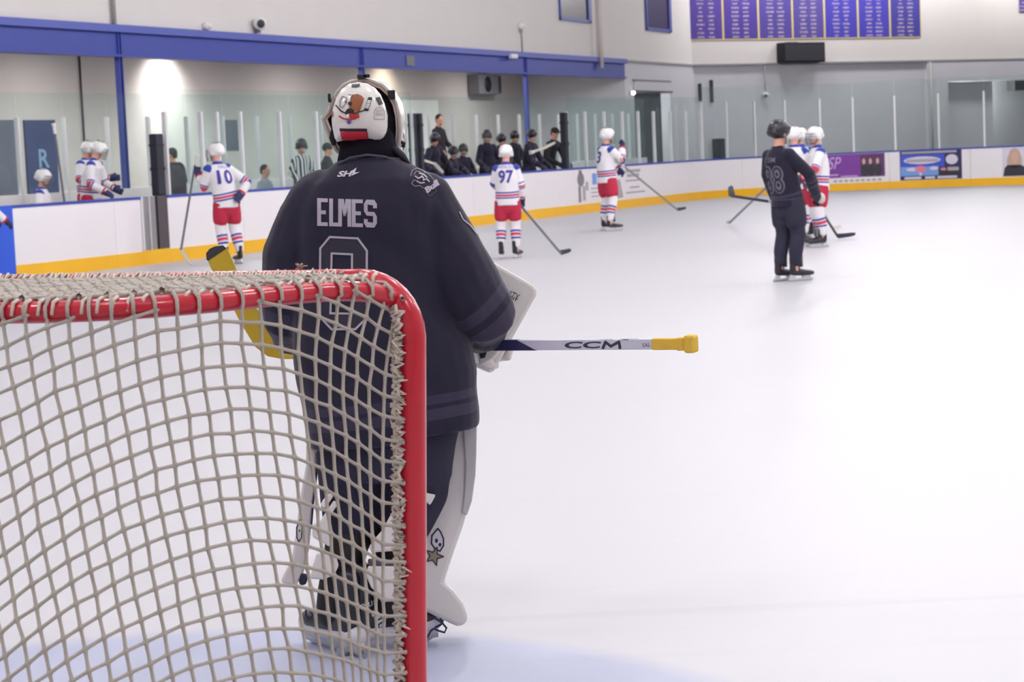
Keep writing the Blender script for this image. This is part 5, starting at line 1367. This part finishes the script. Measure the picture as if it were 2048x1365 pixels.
def human(loc, yaw, H, label, team='white', arms=None, feet=None, lean=(0, 0), hips=(0, 0), head=(0, 0), cap='helmet', num=None, name_txt=None, seated=False, detail=True, group=None, gloves=True, skates=True, hem=0.0, cage=True, vox=.0135, crouch=0.0, bulk=1.0):
    """one person: body mesh plus clothing. Own frame: x right, y forward, z up, feet at z = 0. H = top of the headgear."""
    s = H / 1.80
    root = empty('person', loc, yaw); tag(root, label, 'person', group)
    A = arms or {}
    def p(x, y, z): return V(x, y, z) * s
    drop = crouch
    hip = V(hips[0], hips[1], .93 - drop); nk_ = V(hips[0] + lean[0], hips[1] + lean[1], 1.475 - drop * .9)
    if seated: hip = V(hips[0], hips[1], 1.475 - .545 - drop * .9)
    mid = (hip * .45 + nk_ * .55) + V(0, -.02, 0)
    sh = {k: nk_ + V(k * .140, 0, -.07) for k in (-1, 1)}
    el, wr = {}, {}
    for k, key in ((-1, 'l'), (1, 'r')):
        d = A.get(key)
        if d is None: d = ((k * .25, .02, 1.17 - drop * .9), (k * .22, .20, 1.0 - drop * .75))
        el[k], wr[k] = V(*d[0]), V(*d[1])
    ft = feet or {-1: ((-.13, .0), .12), 1: ((.13, .0), -.12)}
    if seated:
        kn = {k: hip + V(k * .13, .40, -.02) for k in (-1, 1)}; an = {k: kn[k] + V(0, .02, -min(.40, kn[k][2] - .12)) for k in (-1, 1)}
    else:
        an = {k: V(ft[k][0][0], ft[k][0][1] - .05, .15) for k in (-1, 1)}
        kn = {k: (an[k] + hip + V(k * .10, 0, -.05)) / 2 + V(0, .05 + drop * .6, 0) for k in (-1, 1)}
    hj = {k: hip + V(k * .10, 0, -.04) for k in (-1, 1)}
    # head frame
    hy, hp_ = head
    ch, sh_ = math.cos(hy), math.sin(hy)
    HX, HY = V(ch, sh_, 0), V(-sh_, ch, 0)
    HYt = nrm(HY * math.cos(hp_) + UP * math.sin(hp_)); HZ = np.cross(HX, HYt)
    HC = nk_ + V(0, .03, 0) + HZ * .165
    hpnt = lambda x, y, z: (HC + HX * x + HYt * y + HZ * z) * s
    hax = (HX, HYt, HZ)
    # body
    b = MB()
    b.ball(hpnt(0, 0, .01), tuple(q * s for q in (.074, .094, .105)), hax); b.ball(hpnt(0, .035, -.055), tuple(q * s for q in (.052, .058, .06)), hax)
    b.ball(hpnt(0, .098, -.015), tuple(q * s for q in (.014, .02, .022)), hax)
    for k in (-1, 1): b.ball(hpnt(k * .074, -.005, -.01), tuple(q * s for q in (.012, .022, .032)), hax)
    b.limb([(HC * s - HZ * .05 * s, .055 * s), (nk_ * s, .06 * s), ((nk_ - UP * .06) * s, .075 * s)])
    b.limb([(hip * s, .14 * s, .10 * s), (mid * s, .135 * s, .10 * s), ((nk_ - UP * .10) * s, .135 * s, .085 * s), ((nk_ - UP * .04) * s, .10 * s, .07 * s)])
    for k in (-1, 1):
        b.limb([(sh[k] * s, .058 * s), (el[k] * s, .045 * s), (wr[k] * s, .032 * s)], side=(0, 1, 0))
        fdir = nrm(wr[k] - el[k]); sdir = nrm(np.cross(fdir, V(0, 1, 0) if abs(fdir[1]) < .85 else V(1, 0, 0)))
        if not gloves: hand_fingers(b, wr[k] * s, fdir, sdir, .7, .0125 * s, .085 * s, k)
        else: b.limb([(wr[k] * s, .032 * s), ((wr[k] + fdir * .09) * s, .028 * s)])
        b.limb([(hj[k] * s, .085 * s), (kn[k] * s, .055 * s), ((kn[k] * .45 + an[k] * .55 + V(0, -.02, 0)) * s, .052 * s), (an[k] * s, .034 * s), ((an[k] - UP * .04) * s, .030 * s)])
        fy = V(-math.sin(ft[k][1]), math.cos(ft[k][1]), 0); b.limb([((an[k] - UP * .045) * s, .028 * s), ((an[k] + fy * .09 - UP * .062) * s, .026 * s), ((an[k] + fy * .16 - UP * .066) * s, .018 * s)])
    fuse('body', [(b, 0, None)], vox * s, 1, 'skin', root)
    # face
    for k in (-1, 1): MB().ball(hpnt(k * .032, .083, .005), tuple(q * s for q in (.013, .008, .008)), hax, 8, 5).build('eye', 'eye_dark', root, True)
    MB().ball(hpnt(0, .088, -.065), tuple(q * s for q in (.024, .008, .007)), hax, 8, 5).build('mouth', 'lip', root, True)
    # top garment
    jm = {'white': 'jersey_white', 'black': 'jersey_black', 'ref': 'jersey_striped', 'coat': 'jacket_black', 'grey': 'jacket_grey'}[team]
    pad_ = (1.0 if team in ('white', 'black') else .86) * bulk
    ax_t = [(hip - UP * (.10 - hem)) * s, hip * s, mid * s, (nk_ - UP * .06) * s, nk_ * s]
    t = MB(); t.limb([(ax_t[0], .195 * s * pad_, .165 * s), (ax_t[1], .188 * s * pad_, .158 * s), (ax_t[2], .178 * s * pad_, .148 * s), (ax_t[3] - UP * .05 * s, .172 * s * pad_, .130 * s), (ax_t[3] + UP * .01 * s, .140 * s, .10 * s), (ax_t[4], .080 * s, .072 * s)], n=24, flat0=True)
    parts = [(t, 0, [ax_t[0], ax_t[1], ax_t[2], ax_t[3], ax_t[4] + UP * .03 * s])]
    for k in (-1, 1):
        pts = [sh[k] * s, (sh[k] * .5 + el[k] * .5) * s, el[k] * s, (el[k] * .4 + wr[k] * .6) * s, wr[k] * s]
        m2 = MB(); m2.limb([(pts[0], .078 * s * pad_), (pts[1], .076 * s * pad_), (pts[2], .074 * s * pad_), (pts[3], .066 * s * pad_), (pts[4], .058 * s * pad_)], side=(0, 1, 0))
        parts.append((m2, 1, pts))
    sd_ = random.random() * 50
    jo = fuse('jersey' if team in ('white', 'black') else 'jacket', parts, .0135 * s, 2, jm, root, None, lambda q: noise.noise(Vector((q[0] * 9 + sd_, q[1] * 9, q[2] * 5))) * .010 * s)
    # gloves
    if gloves:
        gmn = {'white': 'glove_navy', 'black': 'glove_dark'}.get(team, 'glove_dark')
        for k in (-1, 1):
            fdir = nrm(wr[k] - el[k]); sdir = nrm(np.cross(fdir, V(0, 1, 0) if abs(fdir[1]) < .85 else V(1, 0, 0))); ndir = np.cross(fdir, sdir)
            gl_ = MB(); gl_.limb([((wr[k] - fdir * .03) * s, .062 * s, .056 * s), ((wr[k] + fdir * .05) * s, .060 * s, .048 * s), ((wr[k] + fdir * .10) * s, .055 * s, .04 * s)], side=sdir)
            for q in range(4):
                b0 = wr[k] + fdir * .10 + sdir * (-.039 + .026 * q)
                gl_.limb([(b0 * s, .017 * s), ((b0 + fdir * .035 + ndir * .012) * s, .017 * s), ((b0 + fdir * .045 + ndir * .045) * s, .016 * s)], side=sdir, n=8)
            b0 = wr[k] + fdir * .03 - sdir * .05; gl_.limb([(b0 * s, .02 * s), ((b0 + fdir * .05 - sdir * .02 + ndir * .02) * s, .019 * s)], n=8)
            go_ = fuse('glove', [(gl_, 0, None)], .009 * s, 1, gmn, root)
            if team == 'white':
                cf = MB(); cf.tube([(wr[k] - fdir * .035) * s, (wr[k] - fdir * .005) * s], .066 * s, 10); cf.build('cuff', 'glove_red', go_, True)
    # pants, socks, skates
    pmn = {'white': 'pants_red', 'black': 'pants_black'}.get(team, 'pants_black')
    if detail:
        q = MB(); q.limb([((hip + UP * .06) * s, .15 * s, .12 * s), ((hip - UP * .10) * s, .165 * s, .135 * s), ((hip - UP * .16) * s, .168 * s, .135 * s)])
        for k in (-1, 1):
            kk = hj[k] * .32 + kn[k] * .68
            q.limb([(hj[k] * s, .105 * s, .12 * s), ((hj[k] * .6 + kn[k] * .4) * s, .112 * s, .128 * s), (kk * s, .108 * s, .122 * s)])
        fuse('pants', [(q, 0, None)], .0135 * s, 2, pmn, root)
        for k in (-1, 1):
            top_ = hj[k] * .40 + kn[k] * .60; cf_ = kn[k] * .5 + an[k] * .5 + V(0, -.015, 0)
            ax_s = [top_ * s, kn[k] * s, cf_ * s, (an[k] + UP * .05) * s]
            sm_ = MB(); sm_.limb([(ax_s[0], .092 * s), (ax_s[1], .086 * s), (ax_s[2], .080 * s), (ax_s[3], .058 * s)])
            fuse('sock', [(sm_, 0, ax_s)], .0125 * s, 1, 'sock_white' if team == 'white' else 'sock_black', root)
            yw = ft[k][1] if not seated else 0
            if skates: skate(root, None, V(an[k][0], an[k][1] + .05, an[k][2] - .15) * s, yw, s * 1.10)
    # headgear
    if cap in ('white', 'black'):
        hm_ = MB(); hm_.ball(hpnt(0, -.008, .035), tuple(q * s for q in (.110, .136, .112)), hax, 18, 10); hm_.limb([(hpnt(0, .10, .055), .085 * s, .022 * s), (hpnt(0, -.11, .0), .085 * s, .05 * s)], side=HX)
        for k in (-1, 1): hm_.limb([(hpnt(k * .095, .01, .02), .02 * s, .05 * s), (hpnt(k * .092, .0, -.045), .014 * s, .032 * s)], side=HX)
        he = fuse('helmet', [(hm_, 0, None)], .010 * s, 2, 'helmet_' + cap, root)
        for k in (-1, 1): MB().ball(hpnt(k * .112, .0, -.03), tuple(q * s for q in (.008, .02, .024)), hax, 8, 5).build('ear_guard', 'mid_grey' if cap == 'black' else 'off_white', he, True)
        for k in (-1, 0, 1): MB().box(hpnt(k * .042, -.02, .145 - abs(k) * .012), (.010 * s, .05 * s, .004 * s), hax).build('vent', 'dark_grey' if cap == 'white' else 'mid_grey', he)
        MB().tube([hpnt(-.09, .02, -.05), hpnt(-.05, .05, -.115), hpnt(.05, .05, -.115), hpnt(.09, .02, -.05)], .006 * s, 5).build('chin_strap', 'black', he, True)
        if cage:
            cg_ = MB()
            for zz in (.03, -.01, -.05, -.09, -.125): cg_.tube([hpnt(-.10, .03, zz), hpnt(-.075, .115, zz), hpnt(0, .152, zz), hpnt(.075, .115, zz), hpnt(.10, .03, zz)], .0032 * s, 4)
            for xx in (-.075, -.04, 0, .04, .075): cg_.tube([hpnt(xx, .15 - abs(xx) * .45, .045), hpnt(xx, .155 - abs(xx) * .45, -.04), hpnt(xx * .8, .14 - abs(xx) * .45, -.13)], .0032 * s, 4)
            cg_.build('face_cage', 'mid_grey', he, True)
    elif cap == 'hair' or cap == 'cap':
        hr = MB(); hr.ball(hpnt(0, -.018, .035), tuple(q * s for q in (.083, .096, .092)), hax, 14, 8); hr.limb([(hpnt(0, -.075, .0), .06 * s, .035 * s), (hpnt(0, -.07, -.05), .055 * s, .03 * s)], side=HX)
        fuse('hair', [(hr, 0, None)], .011 * s, 1, 'hair_dark', root)
        if cap == 'cap':
            cp = MB(); cp.ball(hpnt(0, -.005, .055), tuple(q * s for q in (.094, .108, .085)), hax, 16, 8); cp.limb([(hpnt(0, .09, .05), .075 * s, .010 * s), (hpnt(0, .155, .035), .06 * s, .007 * s)], side=HX)
            fuse('cap', [(cp, 0, None)], .010 * s, 1, 'cap_black', root)
    elif cap == 'hat':
        hr = MB(); hr.ball(hpnt(0, -.01, .045), tuple(q * s for q in (.092, .108, .10)), hax, 14, 8); fuse('woolly_hat', [(hr, 0, None)], .011 * s, 1, 'cap_black', root)
    # lettering on the back
    if num or name_txt:
        bt = bvh_of(jo); bc = back_caster(bt)
        cx = (hips[0] + lean[0] * .6) * s
        zn = (nk_[2] - (.30 if team == 'white' else .50)) * s
        if num:
            nw = (.11 if len(num) == 1 else (.23 if team == 'white' else .27)) * s
            if team == 'white': decal('number', text_to(num, ((cx - nw / 2, zn), (cx + nw / 2, zn), (cx - nw / 2, zn + .205 * s)), .03), bc, 'number_blue', root, .04, None, .006)
            else:
                decal('number', text_to(num, ((cx - nw / 2, zn), (cx + nw / 2, zn), (cx - nw / 2, zn + .31 * s)), .05), bc, 'number_outline', root, .04, None, .005)
                decal('number_fill', text_to(num, ((cx - nw / 2 + .012, zn + .012), (cx + nw / 2 - .012, zn + .012), (cx - nw / 2 + .012, zn + .31 * s - .012)), -.012), bc, 'jersey_black' if False else 'number_fill', root, .04, None, .010)
        if name_txt:
            nz_ = .225 if team == 'white' else .345; nw = .036 * len(name_txt) * s
            decal('name', text_to(name_txt, ((cx - nw / 2, zn + nz_ * s), (cx + nw / 2, zn + nz_ * s), (cx - nw / 2, zn + (nz_ + .055) * s)), .01), bc, 'name_blue' if team == 'white' else 'number_outline', root, .04, None, .006)
    root['_s'] = s
    return root

def world_of(root, x, y, z):
    s = root['_s']; a = root.rotation_euler[2]; l = root.location
    return V(l[0] + (x * math.cos(a) - y * math.sin(a)) * s, l[1] + (x * math.sin(a) + y * math.cos(a)) * s, l[2] + z * s)
def hockey_stick(top, heel, blade_dir, label, shaft_m='stick_black', blade_m='stick_black', tape_m='white_plain', r=.013, group=None, bl=.30):
    top, heel = np.array(top, float), np.array(heel, float)
    o = heel.copy(); st_ = empty('hockey_stick', o); tag(st_, label, 'hockey stick', group)
    d = nrm(heel - top); L = np.linalg.norm(heel - top)
    n1 = nrm(np.cross(d, UP)); n2 = np.cross(d, n1)
    MB().box(top + d * L / 2, (L / 2, r, r * 1.15), (d, n1, n2)).build('shaft', shaft_m, st_, False, o, .003)
    MB().box(top + d * .07, (.07, r * 1.25, r * 1.4), (d, n1, n2)).build('grip_tape', tape_m, st_, False, o, .004)
    MB().box(top + d * .0, (.018, r * 1.8, r * 1.9), (d, n1, n2)).build('butt_knob', tape_m, st_, False, o, .005)
    bd_ = nrm(np.array(blade_dir, float)); side = nrm(np.cross(bd_, UP)); upb = np.cross(side, bd_)
    if upb @ -d < 0: upb = -upb
    R = []
    for k in range(7):
        f = k / 6; c = heel + bd_ * bl * f + side * .05 * f * f + upb * (.012 + .02 * f * f); h = .036 * (1 - .25 * f) if k < 6 else .016
        R.append([c - upb * h - side * .006, c - upb * h + side * .006, c + upb * h + side * .005, c + upb * h - side * .005])
    MB().rings(R).build('blade', blade_m, st_, False, o)
    return st_

rad = math.radians
# --- players on the ice
p10 = human(ground(462, 529), rad(34), 1.84, 'white jersey player 10 by the boards, one glove on hip, facing away', 'white', arms={'l': ((-.30, .14, 1.14), (-.28, .30, 1.30)), 'r': ((.28, -.12, 1.18), (.14, -.16, 1.02))}, feet={-1: ((-.10, .04), .25), 1: ((.12, -.02), -.1)}, lean=(-.09, .04), hips=(-.02, 0), head=(rad(28), 0), cap='white', num='10', name_txt='HALL')
hockey_stick(world_of(p10, -.28, .36, 1.60), on_plane(362, 500, world_of(p10, -.4, .5, .1), FW), V(.1, .2, -.35), 'dark stick with pale blade held upright by player 10', 'stick_steel', 'stick_pale')
p97 = human(ground(1020, 517), rad(-4), 1.62, 'white jersey player 97 seen from behind with lowered stick', 'white', arms={'l': ((-.20, .08, 1.18), (-.10, .26, 1.05)), 'r': ((.215, .02, 1.16), (.21, .12, .95))}, feet={-1: ((-.13, -.02), .05), 1: ((.11, .02), -.35)}, head=(rad(-10), rad(-10)), cap='white', num='97', name_txt='PAPALEO')
hockey_stick(world_of(p97, -.10, .30, 1.18), ground(1122, 507, .05), V(.25, .5, 0), 'black stick of player 97 reaching the ice at right', 'stick_steel', 'stick_black', bl=.22)
p3 = human(ground(1218, 462), rad(-58), 1.86, 'white jersey player 3 with a glove raised to the face', 'white', arms={'l': ((-.24, .16, 1.22), (-.10, .30, 1.06)), 'r': ((.27, .14, 1.20), (.10, .28, 1.42))}, feet={-1: ((-.13, .05), -.05), 1: ((.15, -.02), -.15)}, head=(rad(-12), rad(-4)), cap='white', num='3')
hockey_stick(world_of(p3, -.02, .36, 1.12), ground(1355, 420, .05), V(.35, .3, 0), 'dark stick of player 3 slanting down to the right', 'stick_steel', 'stick_black', bl=.22)
p88 = human(ground(1580, 563), rad(-52), 1.73, 'black jersey player 88 standing nearest on the right, seen from behind', 'black', arms={'l': ((-.24, -.06, 1.18), (-.20, .02, .92)), 'r': ((.26, .08, 1.18), (.16, .28, .96))}, feet={-1: ((-.08, -.02), -.1), 1: ((.09, .05), -.2)}, lean=(-.03, -.09), head=(rad(-14), 0), cap='black', num='88', name_txt='SIM', cage=False)
MB().ball(V(.16, .36, .90) * p88['_s'], (.05, .05, .06)).build('glove_palm', 'stick_pale', p88, True)
q = ground(1460, 450, 0); a_ = world_of(p88, -.20, .05, .86)
hockey_stick(world_of(p88, -.20, .10, .86), world_of(p88, -.42, -.55, .93) * .0 + on_plane(1462, 392, a_, FW), V(-.1, 0, .35), 'dark stick held level behind player 88', 'stick_black', 'stick_black', bl=.10)
p_w1 = human(ground(1594, 489), rad(-20), 1.70, 'white jersey player half hidden behind player 88', 'white', arms={'l': ((-.24, .10, 1.15), (-.22, .28, 1.0)), 'r': ((.24, .10, 1.16), (.18, .30, 1.05))}, head=(rad(-10), 0), cap='white')
hockey_stick(world_of(p_w1, -.30, .30, 1.05), ground(1459, 446, .04), V(-.05, -.3, 0), 'pale stick slanting left from behind player 88', 'stick_steel', 'stick_pale', bl=.24)
p_w2 = human(ground(1606, 478), rad(15), 1.69, 'white helmeted player hidden deepest in the group of three', 'white', head=(rad(20), 0), cap='white')
p_wr = human(ground(1640, 494), rad(104), 1.68, 'white jersey player facing left at the right of the group', 'white', arms={'l': ((-.24, .14, 1.16), (-.14, .32, 1.02)), 'r': ((.25, .08, 1.15), (.18, .30, 1.0))}, feet={-1: ((-.12, .05), .1), 1: ((.14, -.02), -.1)}, head=(rad(18), 0), cap='white')
hockey_stick(world_of(p_wr, .0, .36, 1.15), ground(1676, 474, .04), V(.35, .12, 0), 'black stick with its blade on the ice right of the group', 'stick_black', 'stick_black', bl=.26)
hockey_stick(world_of(p_wr, .28, .10, .98), ground(1666, 458, .04), V(.2, .3, 0), 'thin pale stick behind the group of three', 'stick_steel', 'stick_pale', r=.010, bl=.2)
p_l = human(ground(-22, 574), rad(-60), 1.62, 'white jersey player cut off by the left picture edge', 'white', arms={'r': ((.34, .05, 1.12), (.30, .22, .98))}, cap='white')

# --- left bench
BF = .24
def bench(px, py, v, yaw, label, team, H=None, base=BF, **kw):
    d = ray(px, py); tpt = CPOS + d * (v / (d @ RV)); top = tpt[2]
    loc = V(tpt[0], tpt[1], base)
    Hh = top - base
    ln = kw.get('lean', (0, 0)); ox, oy = ln[0], ln[1] + .03
    loc = loc - V(ox * math.cos(yaw) - oy * math.sin(yaw), ox * math.sin(yaw) + oy * math.cos(yaw), 0)
    if H is None: H = Hh
    if abs(H - Hh) > .02:          # real body height H; the bent knees or a seat take up the rest
        kw['crouch'] = max(0.0, (H - Hh) / .9)
        if kw['crouch'] > .55: kw['crouch'] = .55
    return human(loc, yaw, H, label, team, **kw), top
LB = 'white jersey players on the left bench'; YF = -RA - math.pi / 2 + math.pi    # facing the ice is +RV
FACE = math.atan2(-RV[0], RV[1])
bench(84, 338, -19.45, FACE + rad(20), 'white jersey player sitting lowest at the left end of the bench', 'white', 1.72, cap='white', seated=True, group=LB, head=(rad(-10), rad(-6)), skates=False)
bench(171, 268, -20.1, FACE + rad(0), 'white jersey player behind, second from left on the bench', 'white', 1.74, cap='white', group=LB, arms={'l': ((-.27, .05, 1.15), (-.26, .30, 1.15)), 'r': ((.26, .05, 1.15), (.20, .25, 1.05))}, head=(rad(30), rad(-15)), skates=False)
bench(190, 277, -19.35, FACE + rad(10), 'white jersey player leaning forward at the right end of the left bench', 'white', 1.72, cap='white', group=LB, lean=(0, .10), arms={'l': ((-.25, .14, 1.10), (-.18, .34, 1.0)), 'r': ((.27, .14, 1.08), (.22, .36, .95))}, head=(rad(35), rad(-20)), skates=False)
hockey_stick(*(lambda c: (c + UP * .75 - RU * .05, c - UP * .9 + RU * .15))(on_plane(118, 350, R3(0, SV - .55), RV)), V(.2, .2, 0), 'stick standing upright at the left bench', 'stick_steel', 'stick_pale')
hockey_stick(*(lambda c: (c + UP * .35, c - UP * .95))(on_plane(206, 350, R3(0, SV - .45), RV)), V(.2, .2, 0), 'blue taped stick between the left bench players', 'number_blue', 'stick_pale')
# --- penalty box side
bench(342, 292, -19.9, FACE + rad(180), 'person in a dark coat behind the glass by the gate', 'coat', 1.72, cap='hair', gloves=False, skates=False, bulk=1.75, arms={'l': ((-.33, .06, 1.08), (-.22, .25, 1.0)), 'r': ((.33, .06, 1.08), (.22, .25, 1.0))})
bench(530, 328, -20.0, FACE, 'seated person in a grey jacket behind the glass', 'grey', 1.70, cap='hair', gloves=False, seated=True, skates=False)
bench(602, 275, -19.2, FACE + rad(-25), 'referee in a striped shirt and black helmet behind the goalie', 'ref', 1.78, cap='black', cage=False, gloves=False, skates=False, head=(rad(-30), 0))
bench(655, 284, -20.0, FACE + rad(30), 'person in a dark coat beside the referee', 'coat', 1.72, cap='hat', gloves=False, skates=False)
# --- right bench
DB = 'black jersey players on the right bench'
bench(877, 222, -20.3, FACE + rad(-5), 'tall bareheaded coach in a black coat standing behind the right bench', 'coat', 1.84, base=.56, cap='hair', gloves=False, skates=False, head=(rad(-25), rad(-8)))
bench(868, 262, -19.25, FACE + rad(-15), 'black jersey player in front of the coach with pale stick on the shoulder', 'black', 1.72, cap='black', group=DB, arms={'l': ((-.34, .12, 1.12), (-.20, .32, 1.10)), 'r': ((.36, .12, 1.08), (.22, .34, .92))}, lean=(0, .06), skates=False, head=(rad(-20), rad(-12)), cage=False)
bench(906, 292, -19.0, FACE + rad(-10), 'small black jersey player with face mask leaning on the boards', 'black', 1.66, cap='black', group=DB, lean=(0, .08), skates=False, arms={'l': ((-.24, .20, 1.00), (-.10, .40, .92)), 'r': ((.24, .22, 1.00), (.16, .44, .88))}, head=(rad(-10), rad(-6)))
bench(926, 287, -19.75, FACE + rad(-30), 'black jersey player behind the small masked player', 'black', 1.66, cap='black', group=DB, skates=False, head=(rad(-20), 0))
bench(973, 252, -19.35, FACE + rad(-40), 'black jersey player turned sideways at the middle of the right bench', 'black', 1.76, cap='black', group=DB, lean=(.04, .10), skates=False, arms={'l': ((-.27, .10, 1.12), (-.24, .30, .98)), 'r': ((.27, .12, 1.10), (.22, .32, .96))}, head=(rad(-35), 0))
bench(1001, 266, -19.65, FACE + rad(-10), 'black jersey player with a bare face just left of player 97', 'black', 1.70, cap='black', group=DB, skates=False, cage=False, head=(rad(-15), rad(-8)))
bench(1028, 259, -19.95, FACE + rad(-20), 'black jersey player standing behind player 97', 'black', 1.74, cap='black', group=DB, skates=False, cage=False, head=(rad(-20), rad(-5)))
bench(1062, 258, -19.05, FACE + rad(-5), 'black jersey player right of player 97 with a white glove', 'black', 1.74, cap='black', group=DB, skates=False, lean=(0, .06), cage=False, arms={'l': ((-.25, .20, 1.05), (-.18, .42, .93)), 'r': ((.25, .18, 1.08), (.15, .42, .92))}, head=(rad(-20), rad(-8)))
bench(1107, 253, -19.1, FACE + rad(-20), 'man in a dark cap leaning over the boards beside the black post', 'coat', 1.78, cap='cap', gloves=True, skates=False, lean=(-.02, .16), arms={'l': ((-.27, .24, 1.06), (-.20, .46, .93)), 'r': ((.27, .24, 1.06), (.12, .48, .91))}, head=(rad(5), rad(-12)))
def bpt(px, py, v): 
    d = ray(px, py); return CPOS + d * (v / (d @ RV))
hockey_stick(bpt(1166, 323, -18.75), bpt(1128, 333, -18.9), V(-.2, -.3, -.2), 'white taped stick end poking out over the boards', 'white_plain', 'stick_pale', bl=.1)
hockey_stick(bpt(838, 318, -18.95), bpt(868, 328, -18.95), V(.3, -.1, -.35), 'pale stick blade resting by the coach', 'stick_pale', 'stick_pale', bl=.28, r=.02)
hockey_stick(bpt(1062, 305, -18.95), bpt(1092, 295, -18.95), V(.3, .5, .12), 'long pale stick blade held up before the man in the cap', 'stick_pale', 'stick_pale', bl=.36, r=.022)
